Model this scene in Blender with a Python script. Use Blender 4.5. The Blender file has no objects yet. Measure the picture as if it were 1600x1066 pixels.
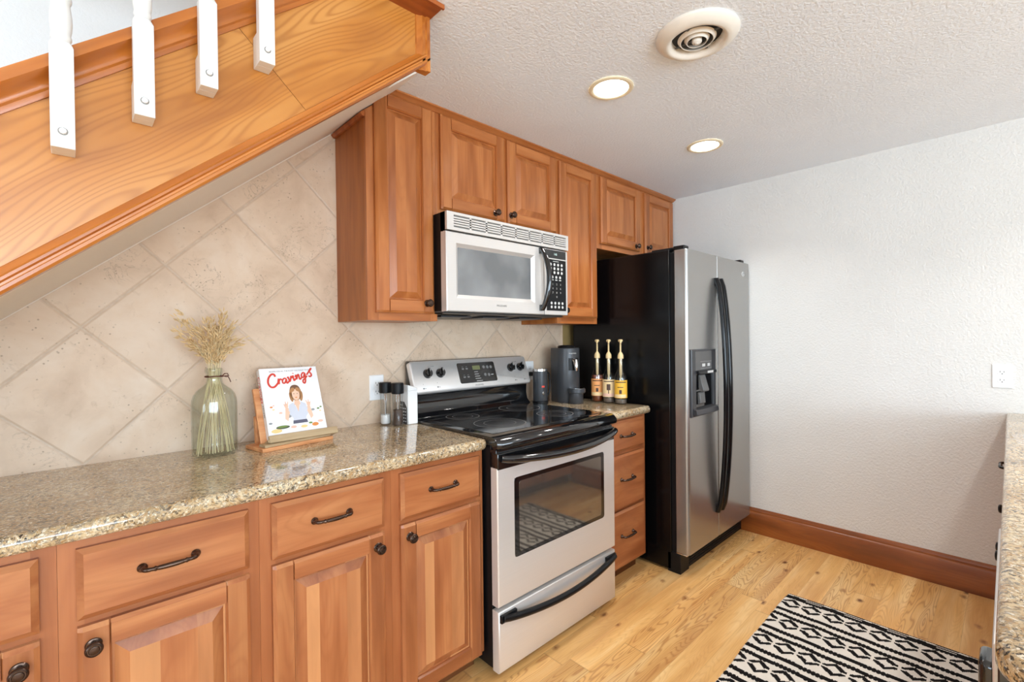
import bpy, bmesh, math, random
from mathutils import Vector, Matrix
random.seed(7)
SC = bpy.context.scene
COL = SC.collection
PI = math.pi

# ------------------------------------------------------------------ camera
CX, CY, CZ = -1.1528, -2.0066, 1.3019
YAW, PITCH, ROLL, FPX = -0.75804, -0.00921, -0.01101, 732.86
fw = Vector((-math.sin(YAW)*math.cos(PITCH), math.cos(YAW)*math.cos(PITCH), math.sin(PITCH)))
rt = Vector((math.cos(YAW), math.sin(YAW), 0))
up = rt.cross(fw)
rt2 = rt*math.cos(ROLL) + up*math.sin(ROLL)
up2 = -rt*math.sin(ROLL) + up*math.cos(ROLL)
cam_d = bpy.data.cameras.new('camera')
cam_d.sensor_width = 36.0
cam_d.lens = FPX/1600*36.0
cam_d.shift_x = -4.75/1600
cam_d.shift_y = 0.61/1600
cam_d.clip_start = 0.02
cam = bpy.data.objects.new('camera', cam_d)
COL.objects.link(cam)
cam.matrix_world = Matrix(((rt2.x, up2.x, -fw.x, CX), (rt2.y, up2.y, -fw.y, CY), (rt2.z, up2.z, -fw.z, CZ), (0, 0, 0, 1)))
SC.camera = cam

# ------------------------------------------------------------------ view, world, daylight
SC.view_settings.view_transform = 'Standard'
SC.view_settings.look = 'None'
SC.view_settings.exposure = 0.17
SC.view_settings.gamma = 1.0
SC.view_settings.use_curve_mapping = False
SC.cycles.use_denoising = True
SC.cycles.max_bounces = 10
SC.cycles.diffuse_bounces = 6
SC.cycles.glossy_bounces = 4
SC.cycles.transparent_max_bounces = 24
SC.cycles.sample_clamp_indirect = 6.0
w = bpy.data.worlds.new('world')
SC.world = w
w.use_nodes = True
w.node_tree.nodes['Background'].inputs[0].default_value = (0.86, 0.93, 1.0, 1)
w.node_tree.nodes['Background'].inputs[1].default_value = 1.5

def area(name, loc, target, sx, sy, power, col=(1, 1, 1), shape='RECTANGLE'):
    l = bpy.data.lights.new(name, 'AREA')
    l.shape = shape; l.size = sx; l.size_y = sy; l.energy = power; l.color = col
    o = bpy.data.objects.new(name, l); COL.objects.link(o)
    o.location = loc
    o.rotation_euler = (Vector(target)-Vector(loc)).to_track_quat('-Z', 'Y').to_euler()
    return o
# daylight at the unseen rear and left windows, aimed up to brighten the ceiling
area('window_daylight', (-1.5, -5.46, 1.30), (-1.2, -2.0, 3.6), 3.4, 1.4, 190, (0.70, 0.865, 1.0))
area('window_daylight', (-5.46, -3.0, 1.30), (-2.0, -2.6, 3.6), 3.0, 1.4, 92, (0.70, 0.865, 1.0))
area('upstairs_fill', (-1.8, -0.42, 4.55), (-1.8, -0.42, 0), 2.6, 0.6, 12, (0.97, 0.98, 1.0))  # added lamp to brighten the stairwell; no skylight opening above it

# ------------------------------------------------------------------ node helpers and materials
def srgb(r, g, b):
    f = lambda c: (c/255/12.92) if c <= 10 else (((c/255)+0.055)/1.055)**2.4
    return (f(r), f(g), f(b), 1.0)

class NT:
    def __init__(s, name):
        s.m = bpy.data.materials.new(name); s.m.use_nodes = True
        s.t = s.m.node_tree; s.t.nodes.clear()
        s.out = s.t.nodes.new('ShaderNodeOutputMaterial')
    def n(s, kind, **kw):
        nd = s.t.nodes.new('ShaderNode'+kind)
        for k, v in kw.items(): setattr(nd, k, v)
        return nd
    def put(s, sock, v):
        if v is None: return
        if hasattr(v, 'links'): s.t.links.new(v, sock)
        else: sock.default_value = v
    def math(s, op, a, b=None, c=None):
        nd = s.n('Math', operation=op)
        for i, v in enumerate((a, b, c)): s.put(nd.inputs[i], v)
        return nd.outputs[0]
    def vmath(s, op, a, b=None, sc=None):
        nd = s.n('VectorMath', operation=op)
        s.put(nd.inputs[0], a); s.put(nd.inputs[1], b)
        if sc is not None: s.put(nd.inputs['Scale'], sc)
        return nd.outputs['Value'] if op in ('LENGTH', 'DOT_PRODUCT') else nd.outputs[0]
    def pos(s): return s.n('NewGeometry').outputs['Position']
    def rnd(s): return s.n('NewGeometry').outputs['Random Per Island']
    def sep(s, v):
        nd = s.n('SeparateXYZ'); s.put(nd.inputs[0], v); return nd.outputs
    def comb(s, x, y, z):
        nd = s.n('CombineXYZ')
        for i, v in enumerate((x, y, z)): s.put(nd.inputs[i], v)
        return nd.outputs[0]
    def noise(s, v, scale, detail=3, rough=.5, dist=0, col=False):
        nd = s.n('TexNoise'); s.put(nd.inputs['Vector'], v)
        nd.inputs['Scale'].default_value = scale; nd.inputs['Detail'].default_value = detail
        nd.inputs['Roughness'].default_value = rough; nd.inputs['Distortion'].default_value = dist
        return nd.outputs['Color' if col else 0]
    def white(s, v):
        nd = s.n('TexWhiteNoise', noise_dimensions='3D'); s.put(nd.inputs['Vector'], v); return nd.outputs[0]
    def voro(s, v, scale, feature='F1', out='Distance', rand=1):
        nd = s.n('TexVoronoi', feature=feature); s.put(nd.inputs['Vector'], v)
        nd.inputs['Scale'].default_value = scale; nd.inputs['Randomness'].default_value = rand
        return nd.outputs[out]
    def ramp(s, f, stops, interp='LINEAR'):
        nd = s.n('ValToRGB'); s.put(nd.inputs[0], f); e = nd.color_ramp.elements
        nd.color_ramp.interpolation = interp
        while len(e) < len(stops): e.new(.5)
        for el, (p, c) in zip(e, stops):
            el.position = p; el.color = c if not isinstance(c, (int, float)) else (c, c, c, 1)
        return nd.outputs[0]
    def mix(s, f, a, b, mode='MIX'):
        nd = s.n('MixRGB', blend_type=mode); s.put(nd.inputs[0], f); s.put(nd.inputs[1], a); s.put(nd.inputs[2], b)
        return nd.outputs[0]
    def maprange(s, v, a, b, c, d):
        nd = s.n('MapRange')
        for i, x in enumerate((v, a, b, c, d)): s.put(nd.inputs[i], x)
        return nd.outputs[0]
    def bump(s, h, strength=.3, dist=.002):
        nd = s.n('Bump'); s.put(nd.inputs['Height'], h)
        nd.inputs['Strength'].default_value = strength; nd.inputs['Distance'].default_value = dist
        return nd.outputs[0]
    def bsdf(s, color, rough=.5, metal=0, normal=None, spec=.5, coat=0, coat_rough=.1, emit=None, emit_s=0, trans=0, ior=1.5, aniso=0):
        b = s.n('BsdfPrincipled')
        s.put(b.inputs['Base Color'], color); s.put(b.inputs['Roughness'], rough); s.put(b.inputs['Metallic'], metal)
        s.put(b.inputs['Specular IOR Level'], spec); s.put(b.inputs['Coat Weight'], coat); s.put(b.inputs['Coat Roughness'], coat_rough)
        s.put(b.inputs['Transmission Weight'], trans); s.put(b.inputs['IOR'], ior); s.put(b.inputs['Anisotropic'], aniso)
        if normal is not None: s.put(b.inputs['Normal'], normal)
        if emit is not None:
            s.put(b.inputs['Emission Color'], emit); s.put(b.inputs['Emission Strength'], emit_s)
        s.t.links.new(b.outputs[0], s.out.inputs[0])
        return s.m

def simple(name, col, rough=.5, metal=0, spec=.5, var=.06, bump=0, bscale=300, coat=0):
    s = NT(name); p = s.pos()
    n = s.noise(p, 22, 3)
    c = s.mix(1.0, col, s.ramp(n, [(.3, 1-var), (.7, 1.0)]), 'MULTIPLY')
    nm = s.bump(s.noise(p, bscale, 3), bump, .001) if bump else None
    return s.bsdf(c, rough, metal, nm, spec, coat)

def wood(name, dark, mid, light, grain='z', stretch=7, scale=3.0, rough=.34, tone=.30, rings=0.0, ringf=120.0, angle=0.0, coat=.15, sapw=None):
    s = NT(name); p = s.pos(); r = s.rnd(); x, y, z = s.sep(p)
    if grain == 'slope':
        ca, sa = math.cos(angle), math.sin(angle)
        a = s.math('ADD', s.math('MULTIPLY', x, ca), s.math('MULTIPLY', z, sa))
        b = s.math('SUBTRACT', s.math('MULTIPLY', z, ca), s.math('MULTIPLY', x, sa))
        v = s.comb(a, s.math('MULTIPLY', y, stretch), s.math('MULTIPLY', b, stretch))
    else:
        k = {'x': (1, stretch, stretch), 'y': (stretch, 1, stretch), 'z': (stretch, stretch, 1)}[grain]
        v = s.comb(s.math('MULTIPLY', x, k[0]), s.math('MULTIPLY', y, k[1]), s.math('MULTIPLY', z, k[2]))
    off = s.comb(s.math('MULTIPLY', r, 37.0), s.math('MULTIPLY', r, 71.0), s.math('MULTIPLY', r, 53.0))
    v = s.vmath('ADD', v, off)
    n1 = s.noise(v, scale, 2, .5, .25)
    base = s.ramp(n1, [(.30, dark), (.48, mid), (.70, light)])
    fine = s.noise(s.vmath('MULTIPLY', v, (2.5, 2.5, 2.5) if grain == 'slope' else tuple(14 if q > 1 else 1.6 for q in k)), 2.2, 3, .6)
    base = s.mix(.12, base, s.ramp(fine, [(.35, dark), (.65, light)]))
    if rings:
        n2 = s.noise(v, scale*.55, 2, .42, .12)
        rg = s.math('SINE', s.math('MULTIPLY', n2, ringf))
        rf = s.math('POWER', s.math('MULTIPLY', s.math('ADD', rg, 1.0), .5), 3.0)
        base = s.mix(s.math('MULTIPLY', rf, rings), base, dark)
    wn = s.white(s.comb(r, r, 3.7))
    t = s.ramp(wn, [(0, (1-tone, 1-tone*1.15, 1-tone*1.3, 1)), (.55, (1-tone*.35, 1-tone*.38, 1-tone*.42, 1)), (1, (1.0, 1.0, 1.0, 1))])
    base = s.mix(1.0, base, t, 'MULTIPLY')
    if sapw: base = s.mix(s.math('MULTIPLY', s.ramp(wn, [(.82, 0.0), (.86, 1.0)]), .42), base, sapw)
    nm = s.bump(fine, .05, .001)
    return s.bsdf(base, rough, 0, nm, .45, coat, .22)

M = {}
cd, cm, cl = srgb(148, 84, 46), srgb(171, 103, 61), srgb(193, 128, 80)
sap = srgb(222, 166, 112)
M['cab_v'] = wood('cherry_vertical', cd, cm, cl, 'z', rings=.22, scale=2.2, tone=.24, sapw=sap)
M['cab_h'] = wood('cherry_horizontal', cd, cm, cl, 'x', rings=.22, scale=2.2, tone=.24, sapw=sap)
M['base_v'] = wood('cherry_frame_vertical', cd, srgb(166, 98, 57), srgb(181, 113, 69), 'z', rings=.15, scale=2.2, tone=.06)
M['base_h'] = wood('cherry_frame_horizontal', cd, srgb(166, 98, 57), srgb(181, 113, 69), 'x', rings=.15, scale=2.2, tone=.06)
ud, um, ul = srgb(152, 84, 38), srgb(177, 105, 54), srgb(197, 126, 71)
M['upper_v'] = wood('cherry_upper_vertical', ud, um, ul, 'z', rings=.14, scale=2.2, tone=.12)
M['upper_h'] = wood('cherry_upper_horizontal', ud, um, ul, 'x', rings=.14, scale=2.2, tone=.12)
M['cab_frame'] = wood('cherry_frame', srgb(156, 92, 50), srgb(180, 112, 66), srgb(196, 128, 80), 'z', tone=.12)
M['cab_side'] = wood('cherry_side_shaded', srgb(150, 82, 28), srgb(170, 98, 38), srgb(184, 112, 48), 'z', tone=.1, rough=.4)  # darker cherry: shading on the cabinet sides put into the colour
M['stair_board'] = wood('stair_board_wood', srgb(160, 94, 34), srgb(192, 124, 52), srgb(206, 144, 74), 'slope', 6.5, 1.7, .3, .06, .55, 230.0, math.radians(40), .3)
M['stair_trim'] = wood('stair_trim_wood', srgb(154, 82, 26), srgb(184, 106, 40), srgb(204, 130, 58), 'slope', 12, 2.2, .28, .12, 0, 120.0, math.radians(40), .35)
M['header_wood'] = wood('header_wood', srgb(136, 66, 26), srgb(162, 84, 36), srgb(182, 102, 46), 'x', 10, 2.5, .3, .1)
M['base_wood'] = wood('baseboard_wood', srgb(112, 58, 18), srgb(140, 74, 26), srgb(160, 90, 36), 'y', 7, 2.2, .32, .1, .25)
M['stand_wood'] = wood('stand_wood', srgb(196, 126, 76), srgb(220, 152, 100), srgb(234, 174, 122), 'x', 8, 5, .45, .12)
M['stand_ledge'] = wood('stand_ledge_wood', srgb(160, 134, 98), srgb(182, 156, 118), srgb(198, 174, 138), 'x', 8, 5, .45, .1)

def drywall(name, col, bs=130, strength=.35, rough=.6):
    s = NT(name); p = s.pos()
    h = s.noise(p, bs, 3, .55, .3)
    c = s.mix(.05, col, s.ramp(s.noise(p, 3, 3), [(.3, (.4, .4, .4, 1)), (.7, (1, 1, 1, 1))]))
    return s.bsdf(c, rough, 0, s.bump(h, strength, .008), .3)
M['wall'] = drywall('wall_paint', srgb(222, 220, 216), 90, .45)
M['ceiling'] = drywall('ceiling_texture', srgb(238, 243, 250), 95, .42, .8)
M['soffit'] = drywall('soffit_paint', srgb(244, 236, 226), 130, .12)
M['white_wall'] = drywall('upper_wall_paint', srgb(236, 236, 234), 110, .22)
M['caulk'] = simple('caulk', srgb(240, 226, 212), .6)
M['gap_wall'] = drywall('tan_wall_bounce_tint', srgb(150, 122, 66), 120, .15)  # tan drywall; reflected light in the gap is put into the olive tone

def mk_tile():
    s = NT('diagonal_tile'); p = s.pos(); x, y, z = s.sep(p)
    d = .434
    a = s.math('DIVIDE', s.math('ADD', s.math('SUBTRACT', x, -.262), s.math('SUBTRACT', z, 1.347)), d)
    b = s.math('DIVIDE', s.math('SUBTRACT', s.math('SUBTRACT', x, -.262), s.math('SUBTRACT', z, 1.347)), d)
    def edge(q):
        f = s.math('FRACT', s.math('ADD', q, 20.5))
        return s.math('ABSOLUTE', s.math('SUBTRACT', f, .5))      # 0 on the joint
    e = s.math('MINIMUM', edge(a), edge(b))
    wob = s.math('MULTIPLY', s.math('SUBTRACT', s.noise(p, 30, 3), .5), .006)
    e = s.math('ADD', e, wob)
    grout = s.math('SUBTRACT', 1.0, s.maprange(e, .006, .0105, 0.0, 1.0))
    idv = s.comb(s.math('FLOOR', s.math('ADD', a, 20.0)), s.math('FLOOR', s.math('ADD', b, 20.0)), 1.0)
    tid = s.white(idv)
    pv = s.vmath('ADD', p, s.vmath('SCALE', idv, None, 3.1))
    n1 = s.noise(pv, 5, 5, .6, .4); n2 = s.noise(pv, 26, 5, .7, .8)
    c = s.ramp(n1, [(.28, srgb(200, 172, 146)), (.5, srgb(218, 193, 168)), (.72, srgb(227, 208, 188))])
    c = s.mix(s.math('MULTIPLY', s.ramp(n2, [(.3, 1.0), (.42, 0.0)]), .35), c, srgb(178, 150, 122))
    # small dark pits and hairline veins
    pit = s.math('MULTIPLY', s.ramp(s.voro(pv, 62, 'F1'), [(.10, 1.0), (.19, 0.0)]), s.ramp(s.noise(pv, 9, 2), [(.52, 0.0), (.60, 1.0)]))
    vein = s.math('MULTIPLY', s.ramp(s.math('ABSOLUTE', s.math('SUBTRACT', s.noise(pv, 13, 4, .65, 1.2), .5)), [(.0, 1.0), (.012, 0.0)]), s.ramp(s.noise(pv, 4.5, 2), [(.53, 0.0), (.62, 1.0)]))
    c = s.mix(s.math('MULTIPLY', s.math('MAXIMUM', pit, vein), .55), c, srgb(120, 98, 80))
    c = s.mix(s.math('MULTIPLY', tid, .22), c, srgb(206, 184, 160))
    lip = s.ramp(e, [(.010, 1.0), (.028, 0.0)])
    c = s.mix(s.math('MULTIPLY', lip, .22), c, srgb(176, 150, 128))
    c = s.mix(grout, c, s.ramp(s.noise(p, 40, 2), [(.3, srgb(198, 176, 154)), (.7, srgb(216, 196, 176))]))
    h = s.math('ADD', s.maprange(e, .004, .022, 0, 1), s.math('MULTIPLY', n2, .12))
    h = s.math('SUBTRACT', h, s.math('MULTIPLY', pit, .3))
    return s.bsdf(c, .48, 0, s.bump(h, .55, .003), .4)
M['tile'] = mk_tile()

def mk_granite():
    s = NT('granite'); p = s.pos()
    wp = s.vmath('ADD', p, s.vmath('SCALE', s.vmath('SUBTRACT', s.noise(p, 18, 3, col=True), (.5, .5, .5)), None, .05))
    big = s.noise(wp, 7, 4, .6)
    c = s.ramp(big, [(.32, srgb(168, 144, 108)), (.5, srgb(200, 175, 136)), (.68, srgb(219, 203, 170))])
    n2 = s.noise(wp, 95, 4, .7)
    c = s.mix(s.ramp(n2, [(.50, 0.0), (.60, .8)]), c, srgb(168, 128, 78))
    n3 = s.noise(s.vmath('ADD', wp, (5, 2, 9)), 115, 4, .72)
    c = s.mix(s.ramp(n3, [(.52, 0.0), (.60, .85)]), c, srgb(132, 124, 112))
    n4 = s.noise(s.vmath('ADD', wp, (15, 7, 3)), 130, 3, .7)
    c = s.mix(s.ramp(n4, [(.56, 0.0), (.62, .9)]), c, srgb(232, 222, 200))
    n5 = s.noise(s.vmath('ADD', wp, (1, 17, 33)), 120, 3, .70)
    patch = s.ramp(s.noise(wp, 11, 3), [(.40, .35), (.62, 1.0)])
    c = s.mix(s.math('MULTIPLY', s.ramp(n5, [(.535, 0.0), (.585, 1.0)]), patch), c, srgb(52, 44, 38))
    return s.bsdf(c, .09, 0, None, .5, .3, .04)
M['granite'] = mk_granite()

def mk_floor():
    s = NT('pine_laminate'); p = s.pos(); x, y, z = s.sep(p)
    W, L = .098, 1.25
    row = s.math('FLOOR', s.math('DIVIDE', y, W))
    off = s.math('MULTIPLY', s.white(s.comb(row, 3.3, 1.7)), L)
    xx = s.math('ADD', x, off)
    colm = s.math('FLOOR', s.math('DIVIDE', xx, L))
    idv = s.comb(row, colm, 5.1)
    r = s.white(idv); r2 = s.white(s.comb(colm, row, 9.2))
    v = s.comb(s.math('ADD', s.math('MULTIPLY', x, 1.0), s.math('MULTIPLY', r, 91)), s.math('MULTIPLY', y, 9.0), s.math('MULTIPLY', r2, 47))
    n1 = s.noise(v, 1.6, 2, .5, .2)
    c = s.ramp(n1, [(.3, srgb(214, 160, 92)), (.5, srgb(234, 184, 114)), (.7, srgb(244, 206, 144))])
    n2 = s.noise(v, 1.3, 2, .45, .2)
    rg = s.math('POWER', s.math('MULTIPLY', s.math('ADD', s.math('SINE', s.math('MULTIPLY', n2, 190.0)), 1.0), .5), 3.5)
    c = s.mix(s.math('MULTIPLY', s.math('MULTIPLY', rg, .62), s.ramp(r2, [(.25, .25), (.7, 1.0)])), c, srgb(172, 108, 52))
    fine = s.noise(s.comb(s.math('MULTIPLY', x, 5), s.math('MULTIPLY', y, 150), r), 1.5, 2)
    c = s.mix(.10, c, s.ramp(fine, [(.35, srgb(176, 122, 72)), (.65, srgb(236, 204, 158))]))
    kv = s.comb(s.math('ADD', s.math('MULTIPLY', x, .62), s.math('MULTIPLY', r, 13)), y, 0.0)
    kd = s.voro(s.vmath('ADD', kv, s.vmath('SCALE', s.vmath('SUBTRACT', s.noise(p, 30, 2, col=True), (.5, .5, .5)), None, .015)), 9.5)
    c = s.mix(s.ramp(kd, [(.06, .9), (.17, 0.0)]), c, srgb(138, 84, 44))
    c = s.mix(s.ramp(kd, [(.04, .8), (.085, 0.0)]), c, srgb(84, 48, 26))
    sm = s.noise(v, .9, 3, .6)
    c = s.mix(s.math('MULTIPLY', s.ramp(sm, [(.50, 0.0), (.66, 1.0)]), .42), c, srgb(186, 128, 76))
    c = s.mix(1.0, c, s.ramp(r, [(0, .84), (1, 1.0)]), 'MULTIPLY')
    fy = s.math('ABSOLUTE', s.math('SUBTRACT', s.math('FRACT', s.math('DIVIDE', y, W)), .5))
    fx = s.math('ABSOLUTE', s.math('SUBTRACT', s.math('FRACT', s.math('DIVIDE', xx, L)), .5))
    j = s.math('MAXIMUM', s.ramp(fy, [(.490, 0.0), (.498, 1.0)]), s.ramp(fx, [(.4988, 0.0), (.4996, 1.0)]))
    c = s.mix(s.math('MULTIPLY', j, .35), c, srgb(120, 78, 44))
    return s.bsdf(c, .33, 0, s.bump(s.math('SUBTRACT', fine, j), .06, .001), .45)
M['floor'] = mk_floor()

def mk_steel(name, col, rough, axis, metal=.85):
    s = NT(name); p = s.pos()
    k = {'x': (3, 300, 300), 'z': (300, 300, 3)}[axis]
    n = s.noise(s.vmath('MULTIPLY', p, k), 1.0, 2)
    c = s.mix(.03, col, s.ramp(n, [(.3, .35), (.7, .9)]))
    return s.bsdf(c, rough, metal, None, .5)
M['steel_range'] = mk_steel('range_steel', srgb(228, 225, 222), .36, 'x', .5)
M['steel_mw'] = mk_steel('microwave_steel', srgb(214, 210, 206), .36, 'x', .45)
M['steel_fridge'] = mk_steel('fridge_steel', srgb(168, 166, 163), .27, 'z', .8)
M['chrome'] = simple('chrome', srgb(215, 215, 215), .12, 1, .5, .02)
M['black_gloss'] = simple('black_gloss', (.006, .006, .007, 1), .07, 0, .6, .1, coat=.5)
M['black_satin'] = simple('black_satin', (.008, .008, .009, 1), .3, 0, .25, .1)
M['black_matte'] = simple('black_matte', (.006, .006, .007, 1), .45, 0, .25, .1)
M['black_handle'] = simple('black_handle', (.005, .005, .006, 1), .13, 0, .3, .1)
M['fridge_side'] = simple('black_textured_steel', (.003, .003, .0035, 1), .2, 0, .32, .1, .10, 420)
M['grey_plastic'] = simple('grey_plastic', srgb(92, 91, 90), .4)
M['dark_grey'] = simple('dark_grey_plastic', srgb(52, 52, 55), .35)
M['light_print'] = simple('light_print', srgb(206, 206, 204), .6)
M['grey_print'] = simple('grey_print', srgb(128, 126, 124), .6)
M['lcd'] = simple('lcd', srgb(120, 124, 84), .3)
M['white_plastic'] = simple('white_plastic', srgb(240, 240, 240), .35, 0, .5, .02)
M['slot_dark'] = simple('slot_dark', srgb(40, 38, 36), .6)
M['white_paint'] = simple('white_paint', srgb(226, 225, 221), .32, 0, .5, .02)
M['bronze'] = simple('oil_rubbed_bronze', srgb(92, 74, 64), .24, .9, .5, .3)
M['dark_bronze'] = simple('bronze_dark', srgb(36, 30, 28), .3, .6, .5, .3)
M['vent_white'] = simple('vent_white', srgb(232, 224, 212), .45, 0, .5, .04)
M['vent_slot'] = simple('vent_slot_grey', srgb(140, 136, 130), .6)
M['lamp_trim'] = simple('lamp_trim', srgb(238, 222, 190), .5)
M['burner'] = simple('burner_print', srgb(38, 38, 40), .16, 0, .6)
M['mw_window'] = None
s = NT('microwave_window')
p = s.pos()
dots = s.math('LESS_THAN', s.voro(s.vmath('MULTIPLY', p, (1, 1, 1)), 420, 'F1', rand=.0), .32)
M['mw_window'] = s.bsdf(s.mix(s.math('MULTIPLY', dots, .3), s.ramp(s.noise(p, 6, 2), [(.35, srgb(108, 110, 112)), (.65, srgb(140, 142, 144))]), srgb(70, 72, 74)), .16, .25, None, .6, .4)
s = NT('oven_window_glass')
M['oven_glass'] = s.bsdf(s.mix(.1, (.30, .28, .25, 1), s.ramp(s.noise(s.pos(), 5, 2), [(.3, .1), (.7, .4)])), .05, .85, None, .6)
def mk_emit(name, col, st):
    s = NT(name)
    return s.bsdf(col, .5, emit=s.mix(.02, col, s.noise(s.pos(), 3)), emit_s=st)
M['lamp_glow'] = mk_emit('lamp_glow', (1.0, .93, .80, 1), 9.0)
M['display_glow'] = mk_emit('display_glow', (.55, .75, .72, 1), .35)

def mk_glass(name, tint, gloss=.05, fac=.9):
    s = NT(name)
    lw = s.n('LayerWeight'); lw.inputs['Blend'].default_value = .30
    tr = s.n('BsdfTransparent')
    c = s.mix(lw.outputs['Facing'], tint, tuple(x*x*x*.92 for x in tint[:3])+(1,))
    s.put(tr.inputs[0], c)
    gl = s.n('BsdfGlossy'); gl.inputs['Roughness'].default_value = gloss
    l2 = s.n('LayerWeight'); l2.inputs['Blend'].default_value = .5
    fz = s.math('ADD', .035, s.math('MULTIPLY', s.math('POWER', l2.outputs['Facing'], 4.0), .55))
    mx = s.n('MixShader'); s.put(mx.inputs[0], fz); s.put(mx.inputs[1], tr.outputs[0]); s.put(mx.inputs[2], gl.outputs[0])
    s.t.links.new(mx.outputs[0], s.out.inputs[0])
    return s.m
M['vase_glass'] = mk_glass('green_bottle_glass', (.955, .972, .958, 1), .03)
M['clear_glass'] = mk_glass('clear_glass', (.975, .98, .98, 1), .03)
M['amber_syrup'] = simple('amber_syrup', srgb(120, 52, 22), .12, 0, .6, .2, coat=.5)
M['clear_syrup'] = simple('clear_syrup', srgb(112, 100, 92), .12, 0, .6, .2, coat=.5)
M['pump'] = simple('pump_plastic', srgb(226, 200, 150), .4)
M['oat'] = simple('dried_oat', srgb(228, 196, 146), .7, 0, .3, .3)
M['straw'] = simple('dried_straw', srgb(236, 218, 176), .6, 0, .3, .2)
M['twine'] = simple('leather_twine', srgb(96, 50, 34), .6)
M['pepper'] = simple('peppercorns', srgb(78, 58, 48), .6, 0, .4, .6, .4, 220)
M['salt'] = simple('salt', srgb(238, 234, 230), .6)
M['red_print'] = simple('red_print', srgb(214, 62, 44), .5)
M['book_white'] = simple('book_white', srgb(240, 240, 242), .35, 0, .4, .02)
M['paper'] = simple('paper', srgb(226, 224, 218), .7)
for k, rgb in dict(skin=(236, 196, 170), hair=(176, 128, 84), hair_dark=(112, 80, 60), top=(208, 212, 224), denim=(92, 92, 110), green=(112, 138, 70), pinkish=(232, 190, 170), yellow=(232, 206, 140), grey=(150, 152, 154), darkg=(84, 92, 70), orange=(222, 140, 72)).items():
    M['p_'+k] = simple('print_'+k, srgb(*rgb), .45, 0, .4, .04)
M['lab_orange'] = simple('label_orange', srgb(232, 160, 96), .5)
M['lab_yellow'] = simple('label_yellow', srgb(238, 182, 60), .5)
M['lab_cream'] = simple('label_cream', srgb(236, 206, 156), .5)
M['lab_brown'] = simple('label_brown', srgb(74, 48, 34), .5)
M['charcoal'] = simple('charcoal_plastic', srgb(58, 60, 64), .34, .1)
M['rug_white'] = simple('rug_cream', srgb(226, 220, 210), .9, 0, .1, .12, .6, 500)
M['rug_black'] = simple('rug_black', srgb(26, 24, 24), .9, 0, .1, .2, .6, 500)
M['toe'] = simple('toe_kick', srgb(112, 66, 34), .5)
M['window_frame'] = simple('window_frame_paint', srgb(236, 236, 234), .4)

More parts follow.
